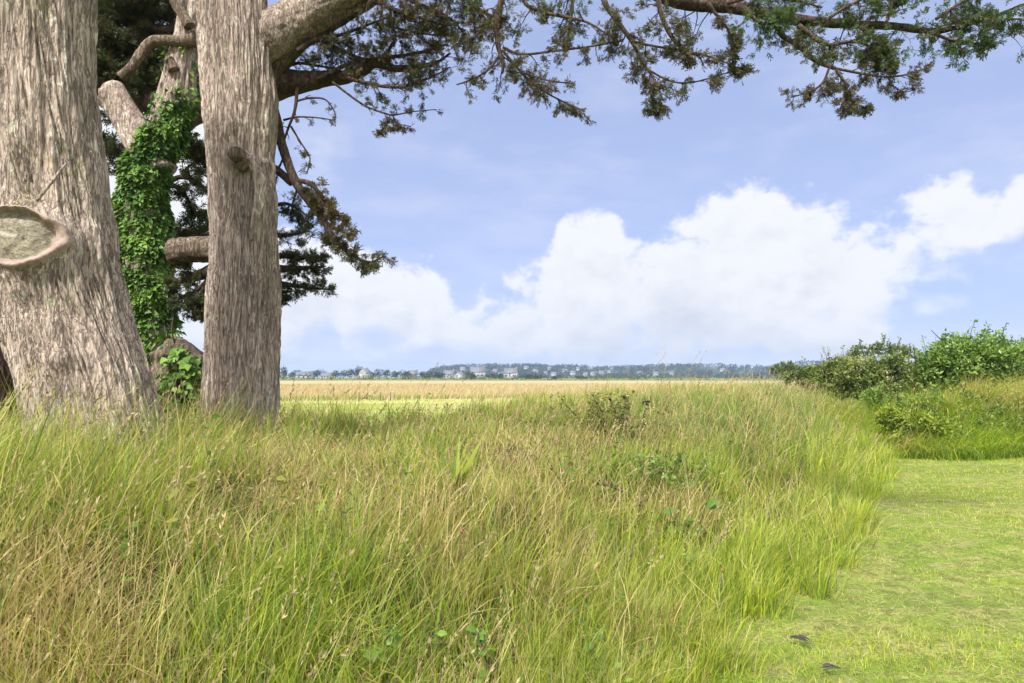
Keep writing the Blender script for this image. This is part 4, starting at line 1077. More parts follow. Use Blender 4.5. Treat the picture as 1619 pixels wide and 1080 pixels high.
def lawn_grass():
    mb = MB()
    n = 120000
    x, y, r = sector(n, 2.6, 17, 0.55, 0, 44)
    u, v = xy2uv(x, y)
    ok = (u < toe(v) + 0.25) & (y < 14.2) & (u > -9); x, y, r, u = x[ok], y[ok], r[ok], u[ok]; n = len(x)
    g = np.clip(0.5 + 0.9 * n2(x * 0.35, y * 1.2, 1.3, 5.0) + 0.4 * n2(x, y, 5, 8.0, 2), 0, 1)
    keep = rng.random(n) < 0.35 + 0.65 * g; x, y, r, u, g = x[keep], y[keep], r[keep], u[keep], g[keep]; n = len(x)
    h = rng.uniform(0.02, 0.062, n) * (0.5 + 0.9 * g)
    isd = rng.random(n) < 0.38 - 0.3 * g
    col = np.where(isd[:, None], S1 * 0.95, np.where(rng.random((n, 1)) < 0.75, G2 * 1.05, G1 * 1.1)) * rng.uniform(0.75, 1.25, (n, 1))
    base = np.stack([x, y, gz(x, y) - 0.003], -1)
    blades(mb, base, h, rng.uniform(0.002, 0.0045, n) * (1 + np.maximum(r - 4, 0) * 0.12), rng.uniform(0, 6.28, n), np.abs(rng.normal(0.5, 0.4, n)), rng.normal(0.5, 0.4, n), col, 2)
    # clippings
    n = 16000
    x, y, r = sector(n, 2.6, 15, 0.6, 0, 44)
    u, v = xy2uv(x, y)
    ok = (u < toe(v) + 0.15) & (y < 13.8) & (n2(x * 0.5, y * 1.3, 1.6, 15.0) > -0.15); x, y, r = x[ok], y[ok], r[ok]; n = len(x)
    col = np.where(rng.random((n, 1)) < 0.65, S1 * 1.05, S2 * 0.9) * rng.uniform(0.75, 1.2, (n, 1))
    blades(mb, np.stack([x, y, gz(x, y) + rng.uniform(0.006, 0.03, n)], -1), rng.uniform(0.04, 0.12, n), rng.uniform(0.0015, 0.004, n) * (1 + np.maximum(r - 4, 0) * 0.1), np.pi / 2 + rng.normal(0, 1.0, n), rng.uniform(1.3, 1.7, n), rng.normal(0, 0.3, n), col, 2)
    tag(mb.build('lawn_grass', M_GRASS), 'short mown grass with dry clippings on the lawn', 'grass', None, 'stuff')
lawn_grass()

def verge_grass():
    """the drooping long grass on the mound at the far end of the lawn"""
    mb = MB(); n = 1500; K = 26
    x = rng.uniform(7.2, 17, n); y = 13.6 + rng.random(n) ** 1.3 * 3.6 + 0.25 * np.sin(x * 2)
    hm = mound(x, y)
    d = np.clip(0.25 + 0.6 * n2(x, y, 0.8, 70.0) + 0.75 * sstep(hm, 0.55, 1.0), 0, 0.95)
    xr = np.repeat(x, K) + rng.normal(0, 0.09, n * K); yr = np.repeat(y, K) + rng.normal(0, 0.09, n * K); dd = np.repeat(d, K)
    h = np.repeat(rng.uniform(0.4, 1.0, n), K) * rng.uniform(0.6, 1.3, n * K)
    f = rng.random((n * K, 1)); isd = rng.random(n * K) < dd * 0.6
    col = np.where(isd[:, None], np.where(f < 0.6, S1, S2), np.where(f < 0.45, G2, np.where(f < 0.8, G1, G3))) * rng.uniform(0.85, 1.4, (n * K, 1))
    azr = np.repeat(rng.uniform(-1.2, 1.2, n) + np.pi, K); az = azr + rng.normal(0, 0.45, n * K)
    blades(mb, np.stack([xr, yr, gz(xr, yr) + mound(xr, yr) - 0.04], -1), h, rng.uniform(0.005, 0.014, n * K), az, np.abs(rng.normal(0.25, 0.22, n * K)), np.abs(rng.normal(1.7, 0.6, n * K)), col, 4)
    # fresh green fringe
    n = 5000
    x = rng.uniform(7.0, 15, n); y = 13.35 + 0.3 * rng.random(n) + 0.25 * np.sin(x * 2)
    blades(mb, np.stack([x, y, gz(x, y)], -1), rng.uniform(0.1, 0.32, n), rng.uniform(0.007, 0.014, n), rng.uniform(0, 6.28, n), np.abs(rng.normal(0.2, 0.2, n)), np.abs(rng.normal(0.6, 0.4, n)), np.where(rng.random((n, 1)) < 0.7, np.array([0.12, 0.22, 0.03]), G2) * rng.uniform(0.75, 1.2, (n, 1)), 3)
    tag(mb.build('verge_grass', M_GRASS), 'long drooping grass on the mound at the far end of the lawn', 'grass', None, 'stuff')
def mound(x, y):
    x = np.asarray(x, float); y = np.asarray(y, float)
    e = sstep(y, 13.6, 15.6) * (1 - sstep(y, 17.5, 20)) * sstep(x, 7.2, 9.5)
    return e * (0.62 + 0.42 * sstep(x, 8.5, 12) + 0.32 * n2(x, y, 0.75, 77.0))
def mound_mesh():
    X, Y = np.meshgrid(np.linspace(7, 20, 80), np.linspace(13.5, 20.2, 50), indexing='ij')
    Z = gz(X, Y) + mound(X, Y) - 0.01
    nu, nv = X.shape; i = np.arange(nu - 1)[:, None] * nv; j = np.arange(nv - 1)[None]
    q = np.stack([i + j, i + nv + j, i + nv + j + 1, i + j + 1], -1).reshape(-1, 4)
    mb = MB(); mb.add(np.stack([X, Y, Z], -1).reshape(-1, 3), q)
    tag(mb.build('mound', M_BANK, None, True), kind='structure')
mound_mesh(); verge_grass()

# ------------------------------------------------------------------ leafy shrubs
LEAF_V = np.array([(0, 0, 0), (-0.26, 0.45, 0.07), (0, 1.0, -0.05), (0.26, 0.45, 0.07), (0, 0.5, 0.0)])
LEAF_F = np.array([(0, 4, 1), (1, 4, 2), (2, 4, 3), (3, 4, 0)])
def leaf_cloud(mb, lobes, n, size, cols, seed=0.0, gap=-0.2, shell=0.55, gs=2.5, up=0.5):
    """leaves spread in ellipsoid lobes (cx, cy, cz, rx, ry, rz), thinned by noise so that gaps show"""
    L = np.array(lobes, float)
    vol = L[:, 3] * L[:, 4] * L[:, 5]; pk = vol ** 0.75; pk /= pk.sum()
    w_ = rng.choice(len(L), n, p=pk)
    a = norm(rng.normal(size=(n, 3))); rad = shell + (1 - shell) * rng.random(n)
    rad = rad * (1 + 0.22 * fbm(a * 2.2 + L[w_, :3] * 1.3 + seed, 3)) + rng.exponential(0.05, n) * (rng.random(n) < 0.2)
    pos = L[w_, :3] + a * rad[:, None] * L[w_, 3:6]
    k = fbm(pos * gs + seed, 3) > gap
    pos, a = pos[k], a[k]; m = len(pos)
    d = norm(a * 0.7 + rng.normal(0, 0.7, (m, 3)) + np.array([0, 0, up * 0.2]))
    f = np.clip(0.5 + 0.8 * fbm(pos * gs * 0.8 + 50 + seed, 3) + rng.normal(0, 0.2, m), 0, 1)
    cols = np.array(cols); q = f * (len(cols) - 1); i0 = np.minimum(q.astype(int), len(cols) - 2); fr = (q - i0)[:, None]
    col = (cols[i0] * (1 - fr) + cols[i0 + 1] * fr) * rng.uniform(0.8, 1.2, (m, 1))
    instances(mb, LEAF_V, LEAF_F, pos, d, rng.uniform(0, 6.28, m), size * rng.uniform(0.6, 1.4, m), col)
def shrub(name, label, cat, lobes_px, Y, n, size, cols, base_px, depth=0.8, gap=-0.2, shoots=0, group=None, flowers=None, mat_=None):
    s = mpp(Y)
    lobes = []
    for (px, py, wx, hy) in lobes_px:
        c = P(px, py, Y + random.uniform(-0.3, 0.3) * depth * wx * s)
        lobes.append((*c, wx * s, wx * s * depth, hy * s))
    b = P(base_px, 600, Y); g = float(gz(b[0], b[1]) + (mound(b[0], b[1]) if Y < 20 else 0))
    root = thing(name, label, cat, (b[0], b[1], g), group)
    mb = MB(); leaf_cloud(mb, lobes, n, size, cols, random.random() * 50, gap)
    sb = MB()
    for L in lobes:
        for q in range(4 if L[3] > 0.3 else 1):
            tgt = np.array(L[:3]) + rng.normal(0, 0.45, 3) * np.array(L[3:6])
            st_ = np.array([b[0], b[1], g]) + np.array([rng.normal(0, 0.15), rng.normal(0, 0.1), -0.05])
            mid = (st_ + tgt) / 2 + np.array([0, 0, 0.15 * abs(tgt[2] - g)])
            pp, rr, _ = resample([st_, mid, tgt], np.array([0.03, 0.02, 0.008]) * min(1.0, max(0.12, L[3] * 1.6 - 0.3)), 0.1); tube(sb, pp, rr, 6, c=(0.6, 0.5, 0.5))
    for q in range(shoots):
        L = lobes[random.randrange(len(lobes))]
        a = random.uniform(-0.9, 0.9)
        p0 = np.array([L[0] + a * L[3], L[1] + random.uniform(-0.5, 0.5) * L[4], L[2] + L[5] * math.sqrt(1 - a * a) * 0.9])
        ln = random.uniform(0.25, 0.55) * min(1, Y / 18)
        p1 = p0 + np.array([random.uniform(-0.15, 0.15), random.uniform(-0.1, 0.1), ln])
        tube(sb, np.array([p0, (p0 + p1) / 2 + rng.normal(0, 0.02, 3), p1]), [0.008, 0.006, 0.003], 5, c=(0.6, 0.5, 0.5))
        t = rng.random(14)[:, None]; pos = p0 + (p1 - p0) * t + rng.normal(0, 0.03, (14, 3))
        instances(mb, LEAF_V, LEAF_F, pos, norm(rng.normal(0, 0.6, (14, 3)) + np.array([0, 0, 0.6])), rng.uniform(0, 6.28, 14), size * rng.uniform(0.6, 1.2, 14), np.array(cols)[rng.integers(1, len(cols), 14)])
    mb.build('foliage', mat_ or M_LEAF, root)
    sb.build('stem', M_TWIG, root, True)
    if flowers:
        fb = MB()
        for (px, py) in flowers:
            c = P(px, py, Y - 0.6 * depth)
            k = 26; pos = c + rng.normal(0, 0.06, (k, 3)); instances(fb, LEAF_V, LEAF_F, pos, randdir(k) + np.array([0, 0, 0.4]), rng.uniform(0, 6.28, k), 0.035, np.array([[0.55, 0.5, 0.5]]) * rng.uniform(0.8, 1.1, (k, 1)))
        fb.build('blossom', M_LEAF, root)
    return root
EL = [(0.05, 0.09, 0.02), (0.10, 0.18, 0.032), (0.17, 0.27, 0.05), (0.23, 0.33, 0.08)]
BR = [(0.06, 0.085, 0.025), (0.12, 0.17, 0.04), (0.20, 0.25, 0.065), (0.27, 0.28, 0.11)]
shrub('elder_bush', 'tall dense green bush standing highest in the hedge', 'bush', [(1515, 575, 55, 45), (1565, 575, 52, 48), (1490, 595, 40, 38), (1540, 610, 70, 40), (1600, 585, 40, 40), (1640, 580, 50, 46), (1500, 625, 50, 22), (1610, 615, 50, 30)], 18.0, 36000, 0.10, EL, 1545, 0.9, -0.22, 22)
shrub('bramble_bush', 'low rambling bush with pinkish blossom left of the tallest bush', 'bush', [(1335, 590, 40, 24), (1375, 588, 45, 26), (1420, 592, 45, 30), (1455, 600, 40, 30), (1400, 615, 60, 22), (1345, 612, 45, 18), (1440, 625, 45, 18)], 18.6, 30000, 0.085, BR, 1400, 0.8, -0.24, 10, None, [(1362, 583), (1398, 588), (1425, 583), (1412, 600), (1446, 582)])
shrub('hedge_bush', 'low yellow-green bush tapering down to the field at the near end of the hedge', 'bush', [(1290, 592, 28, 14), (1318, 590, 28, 16), (1262, 598, 26, 9), (1300, 606, 40, 12)], 23.0, 13000, 0.09, BR, 1295, 0.8, -0.2, 8)
shrub('hedge_bush', 'dark leafy bush under the tallest bush, above the mound of long grass', 'bush', [(1410, 640, 26, 18), (1440, 650, 30, 20), (1470, 640, 30, 18), (1385, 628, 22, 14), (1500, 650, 40, 14)], 16.6, 11000, 0.075, EL, 1440, 0.7, -0.2, 6)
shrub('nettle_clump', 'bright yellow-green nettles at the corner where the bank meets the mown lawn', 'nettles', [(1425, 690, 26, 20), (1458, 668, 32, 20), (1408, 660, 20, 18), (1490, 680, 26, 16)], 14.0, 12000, 0.06, [(0.10, 0.16, 0.025), (0.22, 0.29, 0.04), (0.33, 0.38, 0.06)], 1440, 0.7, -0.15, 10)
shrub('weed_clump', 'bright leafy weeds growing along the top of the mound below the tallest bush', 'weeds', [(1485, 640, 34, 16), (1530, 634, 30, 16), (1572, 645, 30, 14), (1440, 640, 26, 16), (1540, 655, 40, 12)], 15.2, 13000, 0.055, [(0.10, 0.17, 0.03), (0.20, 0.28, 0.05), (0.32, 0.36, 0.08)], 1510, 0.7, -0.1, 8)
shrub('rough_bush', 'rounded tangled green bush at the right edge where the mound meets the lawn', 'bush', [(1590, 668, 42, 26), (1550, 685, 34, 20), (1630, 690, 40, 26)], 14.3, 13000, 0.06, [(0.07, 0.12, 0.03), (0.14, 0.21, 0.045), (0.22, 0.28, 0.075)], 1585, 0.7, -0.15, 8)
shrub('rough_bush', 'small rounded green bush in the middle of the mound foot, beside the nettles', 'bush', [(1500, 690, 28, 18), (1525, 700, 22, 14)], 14.1, 6000, 0.055, [(0.06, 0.11, 0.03), (0.12, 0.19, 0.045), (0.18, 0.25, 0.06)], 1508, 0.7, -0.15, 5)
shrub('open_tree', 'thin open-crowned tree behind the low bramble bush', 'tree', [(1365, 556, 18, 9), (1395, 552, 18, 9), (1420, 556, 18, 9), (1440, 558, 14, 8), (1352, 566, 14, 7)], 36, 2600, 0.17, [(0.08, 0.11, 0.045), (0.14, 0.18, 0.07)], 1398, 0.8, -0.05, 6)
shrub('round_tree', 'rounded green tree at the end of the hedge before the blue hill', 'tree', [(1243, 582, 15, 9), (1230, 586, 12, 7), (1258, 586, 12, 7)], 95, 1500, 0.42, [(0.07, 0.10, 0.035), (0.13, 0.18, 0.055)], 1243, 0.8, -0.15)

# ------------------------------------------------------------------ single plants and litter on the bank and lawn
def broad_plant():
    p = at_ground(712, 740, 0.25); g = float(gz(p[0], p[1]))
    root = thing('broad_leaved_plant', 'clump of broad yellow-green sword leaves on the crest of the bank', 'plant', (p[0], p[1], g))
    mb = MB(); n = 11
    az = np.array([-1.3, -1.5, -0.9, -0.35, 0.1, 0.4, 0.75, 1.1, 1.35, 1.5, 0.2]); base = np.array([p[0], p[1], g]) + np.c_[rng.normal(0, 0.03, (n, 2)), np.zeros(n)]
    col = np.where(rng.random((n, 1)) < 0.6, np.array([0.14, 0.25, 0.03]), np.array([0.25, 0.29, 0.04]))
    tip = np.where(rng.random((n, 1)) < 0.5, np.array([0.38, 0.32, 0.05]), col)
    blades(mb, base, rng.uniform(0.38, 0.58, n), rng.uniform(0.032, 0.05, n), az, rng.uniform(0.1, 0.5, n), rng.uniform(0.2, 0.5, n), col, 7, tip, pw=1.5)
    mb.build('leaves', M_LEAF, root)
broad_plant()
def leafy_weed(name, label, px, py, h, nleaf, size, cols, up=0.2, dark=False, buds=False, spread=0.14, jit=0.0):
    p = at_ground(px, py, up); g = float(gz(p[0], p[1])); base = np.array([p[0], p[1], g])
    root = thing(name, label, 'plant', base)
    mb = MB(); sb = MB(); bb = []
    for k in range(4):
        tip = base + np.array([rng.normal(0, spread), rng.normal(0, spread), h * random.uniform(0.75, 1.1)])
        pp, rr, _ = resample([base, (base + tip) / 2 + rng.normal(0, 0.03, 3), tip], [0.006, 0.004, 0.002], 0.03)
        tube(sb, pp, rr, 5, c=(0.6, 0.5, 0.5))
        m = nleaf // 4
        i = (len(pp) * (0.25 + 0.74 * rng.random(m))).astype(int).clip(0, len(pp) - 1)
        d = norm(rng.normal(0, 1, (m, 3)) * np.array([1, 1, 0.3]) + np.array([0, -0.3, 0.2]))
        col = np.array(cols)[rng.integers(0, len(cols), m)] * rng.uniform(0.85, 1.15, (m, 1))
        instances(mb, LEAF2_V * np.array([1.25, 1, 1]), LEAF2_F, pp[i] + rng.normal(0, jit + 1e-6, (m, 3)), d, rng.normal(0, 0.5, m), size * rng.uniform(0.6, 1.3, m), col)
        if buds:
            q = pp[-1] + rng.normal(0, 0.035, (5, 3))
            hb_ = MB()
            for z in q[:3] * 0.35 + pp[-1] * 0.65:
                tube(hb_, np.array([z, z + [0, 0, 0.014], z + [0, 0, 0.03]]), [0.006, 0.014, 0.003], 7, c=(0.6, 0.5, 0.5))
            bb.append(hb_)
    mb.build('leaves', M_LEAF, root); sb.build('stem', M_TWIG, root, True)
    for hb_ in bb: hb_.build('seed_head', M_TWIG, root, True)
LG = [(0.12, 0.22, 0.035), (0.17, 0.29, 0.05), (0.10, 0.18, 0.035)]
leafy_weed('leafy_weed', 'light green broad-leaved weed at the bottom edge of the picture', 790, 1050, 0.44, 60, 0.05, LG, 0.22, spread=0.2)
leafy_weed('leafy_weed', 'small light green weed low in the straw right of the sword leaves', 905, 770, 0.46, 28, 0.065, LG, 0.15)
leafy_weed('dock_plant', 'dark-leaved dock with brown seed buds standing above the bank crest', 1005, 690, 0.72, 30, 0.085, [(0.07, 0.14, 0.03), (0.11, 0.19, 0.04)], 0.2, buds=True, spread=0.13)
leafy_weed('dock_plant', 'green dock with one large upright leaf in the middle of the slope', 1090, 850, 0.42, 16, 0.13, LG, 0.15)
leafy_weed('bindweed', 'trailing bindweed leaves beside the dead twig', 1040, 760, 0.46, 26, 0.07, LG, 0.15)
OLV = [(0.17, 0.21, 0.045), (0.28, 0.30, 0.07), (0.40, 0.34, 0.12), (0.14, 0.19, 0.045)]
leafy_weed('olive_weed', 'bushy olive green weed on the crest, leftmost of the three against the hay', 928, 668, 0.52, 300, 0.045, OLV, 0.15, spread=0.13, jit=0.045)
leafy_weed('olive_weed', 'bushy olive green weed on the crest, middle one of the three against the hay', 958, 672, 0.46, 280, 0.045, OLV, 0.15, spread=0.13, jit=0.045)
leafy_weed('olive_weed', 'taller olive green weed next to the dock with brown buds', 985, 664, 0.58, 300, 0.045, OLV, 0.15, spread=0.13, jit=0.045)
def bramble():
    p = at_ground(1010, 745, 0.3); g = float(gz(p[0], p[1]))
    root = thing('bramble', 'dark green bramble patch in the hollow of the bank around the dead branch', 'bramble', (p[0], p[1], g))
    mb = MB(); sb = MB()
    lob = [(p[0] + a_, p[1] + b_, g + c_, 0.30, 0.3, 0.17) for a_, b_, c_ in ((-0.25, 0.1, 0.22), (0.05, 0.25, 0.28), (0.35, 0.3, 0.24), (0.1, -0.05, 0.16), (0.6, 0.55, 0.24))]
    leaf_cloud(mb, lob, 2600, 0.05, [(0.06, 0.12, 0.025), (0.11, 0.19, 0.035), (0.18, 0.27, 0.06)], 12.0, -0.1)
    mb.build('foliage', M_LEAF, root)
    for L in lob:
        for q in range(3):
            t_ = np.array(L[:3]) + rng.normal(0, 0.15, 3); b_ = np.array([L[0] + rng.normal(0, 0.1), L[1] + rng.normal(0, 0.1), g - 0.05])
            pp, rr, _ = resample([b_, (b_ + t_) / 2 + [0, 0, 0.12], t_], [0.005, 0.004, 0.002], 0.05); tube(sb, pp, rr, 5, c=(0.6, 0.5, 0.5))
    sb.build('stem', M_TWIG, root, True)
bramble()
def flower(name, label, px, py, color, size):
    p = at_ground(px, py, 0.30); g = float(gz(p[0], p[1])); root = thing(name, label, 'flower', (p[0], p[1], g))
    tube_b = MB(); tube(tube_b, np.array([[p[0], p[1], g], [p[0] + 0.01, p[1], (g + p[2]) / 2], p]), [0.002, 0.002, 0.0015], 5, c=(0.6, 0.5, 0.5)); tube_b.build('stem', M_LEAF, root, True)
    mb = MB(); n = 12; a = np.linspace(0, 6.28, n, endpoint=False)
    instances(mb, LEAF_V * np.array([1.5, 1, 1]), LEAF_F, np.repeat(p[None], n, 0), np.stack([np.cos(a), np.sin(a) - 0.4, np.full(n, 0.5)], -1), rng.normal(0, 0.3, n), size, np.repeat([color], n, 0)); mb.build('petals', M_LEAF, root)
flower('campion_flower', 'tiny pink flower in the dry grass of the bank', 730, 843, (0.50, 0.10, 0.15), 0.02)
flower('bindweed_flower', 'white bindweed flower in the green grass near the dead twig', 1045, 740, (0.75, 0.75, 0.70), 0.03)
flower('orange_leaf', 'single orange leaf in the grass above the lawn edge', 1142, 903, (0.40, 0.16, 0.04), 0.02)
def dead_twig():
    a = at_ground(985, 772, 0.22)
    Yt = a[1]
    root = thing('dead_branch', 'curved brown dead branch lying in the grass on the bank', 'branch', a)
    mb = MB()
    for rows in ([(940, 763, 2.6), (965, 768, 2.8), (985, 776, 2.6), (1000, 788, 2.2), (1020, 792, 1.8), (1038, 775, 1.3)], [(1000, 788, 3), (1020, 800, 2), (1060, 806, 1)]):
        pts, rad = pxpath(rows, Yt); pp, rr, uu = resample(pts, rad, 0.012); tube(mb, pp, rr, 9, disp=bark_disp(0.002, 0.02, 4, 0.002), u=uu, c=(0.6, 0.5, 0.5))
    mb.build('wood', M_TWIG, root, True)
dead_twig()
M_CHIP = plain_mat('charred_bark', (0.02, 0.018, 0.02), (0.09, 0.08, 0.075), 40, 0.8, 0.01)
def chip(label, px, py, ln, ang):
    p = at_ground(px, py, 0.02); mb = MB()
    root = thing('bark_piece', label, 'bark', (p[0], p[1], float(gz(p[0], p[1]))))
    for q in range(4):
        o = np.array([random.uniform(-0.02, 0.02), random.uniform(-0.02, 0.02), 0.022 + 0.004 * q]); a = ang + random.uniform(-0.3, 0.3); l = ln * random.uniform(0.6, 1)
        d = np.array([math.sin(a), math.cos(a), random.uniform(-0.05, 0.12)])
        pp, rr, uu = resample([p + o - d * l / 2, p + o + [0, 0, 0.012], p + o + d * l / 2], [0.003, 0.008, 0.002], 0.012)
        tube(mb, pp, rr, 8, disp=bark_disp(0.004, 0.02, 4, 0.004, seed=q), u=uu)
    mb.build('flake', M_CHIP, root)
chip('blackened strip of bark lying at the foot of the grass bank', 1266, 1018, 0.15, 2.3)
chip('small dark bark scraps on the lawn at the bottom edge', 1312, 1064, 0.11, 1.4)

# ------------------------------------------------------------------ hay field
def hay():
    mb = MB(); n = 60000
    x, y, r = sector(n, 51, 150, 0.6, -26, 26)
    ok = (y > 50.5 + 4 * n2(x, y * 0, 0.05, 3.0)) & ((x < 0.6 * y) | (y > 60)); x, y, r = x[ok], y[ok], r[ok]; n = len(x)
    f = rng.random((n, 1)); edge = (1 - sstep(y, 50, 56))[:, None]
    col = np.where(f < 0.55, np.array([0.54, 0.44, 0.27]), np.array([0.44, 0.36, 0.20])) * rng.uniform(0.8, 1.15, (n, 1))
    col = np.where(rng.random((n, 1)) < edge * 0.75, G1 * 0.9, col)
    blades(mb, np.stack([x, y, gz(x, y)], -1), rng.uniform(0.25, 0.5, n), 0.02 + 0.0006 * r, np.pi / 2 + rng.normal(0, 0.8, n), np.abs(rng.normal(0.2, 0.15, n)), np.abs(rng.normal(0.4, 0.3, n)), col, 2)
    tag(mb.build('hay_grass', M_GRASS), 'dry tan hay grass standing in the field beyond the bank', 'grass', None, 'stuff')
    mb = MB(); n = 26000
    x, y, r = sector(n, 12, 50, 0.4, -30, 14)
    u, v = xy2uv(x, y); ok = (u > 10.5); x, y, r = x[ok], y[ok], r[ok]; n = len(x)
    d = n2(x * 0.12, y * 0.9, 1.0, 12.0) > 0.12
    col = np.where(d[:, None] & (rng.random((n, 1)) < 0.7), S1, np.where(rng.random((n, 1)) < 0.6, G2, G1)) * rng.uniform(0.8, 1.2, (n, 1))
    blades(mb, np.stack([x, y, gz(x, y)], -1), rng.uniform(0.05, 0.13, n), 0.008 + 0.0008 * r, rng.uniform(0, 6.28, n), np.abs(rng.normal(0.5, 0.3, n)), rng.normal(0.4, 0.3, n), col, 2)
    tag(mb.build('field_grass', M_GRASS), 'short yellow-green grass of the mown strip behind the bank', 'grass', None, 'stuff')
hay()
M_POST = plain_mat('weathered_post', (0.08, 0.06, 0.045), (0.16, 0.13, 0.10), 20)
for px, lab in ((567, 'thin dark stake standing alone, leftmost of the three at the edge of the hay'), (601, 'thin dark stake, middle of the three at the edge of the hay'), (617, 'thin dark stake, rightmost of the three at the edge of the hay')):
    Yp = 49.0; b = P(px, 634, Yp); g = float(gz(b[0], b[1])); mb = MB()
    pp = np.array([[b[0], b[1], g - 0.1], [b[0] + 0.01, b[1], g + 0.4], [b[0] + 0.03, b[1], g + 0.62], [b[0] + 0.03, b[1], g + 0.66]]); tube(mb, pp, [0.035, 0.033, 0.03, 0.012], 8)
    tag(mb.build('field_stake', M_POST, None, True, loc=(b[0], b[1], g)), lab, 'stake', 'stakes at the edge of the hay')

# ------------------------------------------------------------------ far side: hedges, houses, trees, hills
FG = [(0.015, 0.027, 0.016), (0.027, 0.045, 0.022), (0.045, 0.065, 0.028)]
FH = [(0.05, 0.075, 0.022), (0.10, 0.125, 0.04), (0.16, 0.16, 0.06)]
def far_plant(name, label, cat, lobes, n, size, cols, group=None, trunk=True):
    b = np.array([lobes[0][0], lobes[0][1], 0.0])
    root = thing(name, label, cat, b, group)
    mb = MB(); leaf_cloud(mb, lobes, n, size, cols, random.random() * 90, -0.45, 0.3, 0.5)
    mb.build('crown', M_FAR, root)
    if trunk:
        tb = MB(); top = lobes[0][2]
        tube(tb, np.array([[b[0], b[1], -0.2], [b[0] + 0.1, b[1], top * 0.5], [b[0], b[1], top]]), [0.3, 0.25, 0.12], 8); tb.build('trunk', M_TWIG, root, True)
def hedges():
    x = -240.0; k = 0
    while x < 230:
        ln = random.uniform(26, 52); Yh = 380 + random.uniform(-12, 30)
        lob = []
        q = x
        while q < x + ln:
            s_ = random.uniform(2.6, 5.4); lob.append((q, Yh + random.uniform(-3, 3), s_ * 0.35, s_ * 1.5, s_, s_ * random.uniform(0.35, 0.62))); q += s_ * 1.1
        far_plant('far_hedge', 'low green hedge along the far side of the hay field', 'hedge', lob, 700, 0.9, FH if random.random() < 0.6 else [(0.05, 0.06, 0.025), (0.09, 0.10, 0.04)], 'hedges along the far side of the hay field', False)
        x += ln * random.uniform(0.9, 1.15); k += 1
hedges()
M_WALL = plain_mat('white_render', (0.27, 0.265, 0.25), (0.34, 0.335, 0.32), 0.5, 0.8, 0.001)
M_SLATE = plain_mat('slate_roof', (0.09, 0.10, 0.12), (0.15, 0.16, 0.19), 0.8, 0.6, 0.001)
M_PANE = plain_mat('dark_pane', (0.03, 0.035, 0.045), (0.05, 0.055, 0.065), 1.0, 0.2, 0.0)
M_BRICK = plain_mat('chimney_brick', (0.25, 0.17, 0.13), (0.33, 0.24, 0.19), 2.0, 0.8, 0.001)
def boxmb(mb, c, s):
    x, y, z = s; c = np.array(c)
    v = np.array([(a, b, d) for a in (-x / 2, x / 2) for b in (-y / 2, y / 2) for d in (0, z)]) + c
    mb.add(v, [(0, 1, 3, 2), (4, 6, 7, 5), (0, 4, 5, 1), (2, 3, 7, 6), (1, 5, 7, 3), (0, 2, 6, 4)])
def house(label, loc, w_, d_, h_, rh, rz, group, parts=True):
    root = thing('far_house', label, 'house', loc, group)
    root.rotation_euler = (0, 0, rz)
    def sub(mb, nm, m):
        o = mb.build(nm, m, None, False, loc=(0, 0, 0)); o.parent = root; o.location = (0, 0, 0); return o
    mb = MB(); boxmb(mb, (0, 0, -0.5), (w_, d_, h_ + 0.5))
    v = np.array([(-w_ / 2, -d_ / 2, h_), (-w_ / 2, d_ / 2, h_), (-w_ / 2, 0, h_ + rh - 0.05), (w_ / 2, -d_ / 2, h_), (w_ / 2, d_ / 2, h_), (w_ / 2, 0, h_ + rh - 0.05)])
    mb.add(v, None, [(0, 1, 2), (3, 5, 4)]); sub(mb, 'wall', M_WALL)
    mb = MB(); o_ = 0.3
    e = rh / (d_ / 2) * o_
    v = []
    for x in (-w_ / 2 - o_, w_ / 2 + o_):
        v += [(x, -d_ / 2 - o_, h_ - e), (x, 0, h_ + rh), (x, d_ / 2 + o_, h_ - e), (x, -d_ / 2 - o_, h_ - e + 0.25), (x, 0, h_ + rh + 0.25), (x, d_ / 2 + o_, h_ - e + 0.25)]
    mb.add(v, [(0, 1, 7, 6), (1, 2, 8, 7), (3, 9, 10, 4), (4, 10, 11, 5), (0, 6, 9, 3), (2, 5, 11, 8), (0, 3, 4, 1), (1, 4, 5, 2), (6, 7, 10, 9), (7, 8, 11, 10)])
    roof = sub(mb, 'roof', M_SLATE)
    if parts:
        mb = MB(); boxmb(mb, (w_ / 2 - 0.7, 0.02, h_ + rh - 0.6), (0.9, 0.6, 1.7)); ch = mb.build('chimney', M_BRICK, None, False, loc=(0, 0, 0)); ch.parent = roof
        for fx in (-0.3, 0.0, 0.3):
            mb = MB(); boxmb(mb, (fx * w_, -d_ / 2 - 0.02, h_ * 0.45), (1.1, 0.12, 1.3)); sub(mb, 'window', M_PANE)
flat_houses = [(482, 597, 13, 9, 3.4, 3.0, 'long pale house among the far trees, leftmost beyond the hay field'), (517, 598, 9, 8, 3.0, 2.6, 'low pale house second from the left beyond the hay field'), (577, 598, 10, 9, 5.0, 4.2, 'white gabled house standing clear of the trees beyond the hay field'), (652, 598, 8, 7, 4.2, 3.6, 'small white house in the gap right of the gabled house'), (710, 598, 9, 8, 4.2, 3.4, 'pale house just before the wooded hill begins'), (727, 600, 8, 8, 3.2, 2.8, 'low white house below the foot of the wooded hill'), (755, 597, 13, 10, 6.5, 4.5, 'largest white house in front of the wooded hill'), (808, 598, 11, 9, 5.5, 4.0, 'white house with steep roof right of the largest far house'), (444, 598, 9, 8, 3.6, 3.0, 'pale house beside the right edge of the upright cypress trunk')]
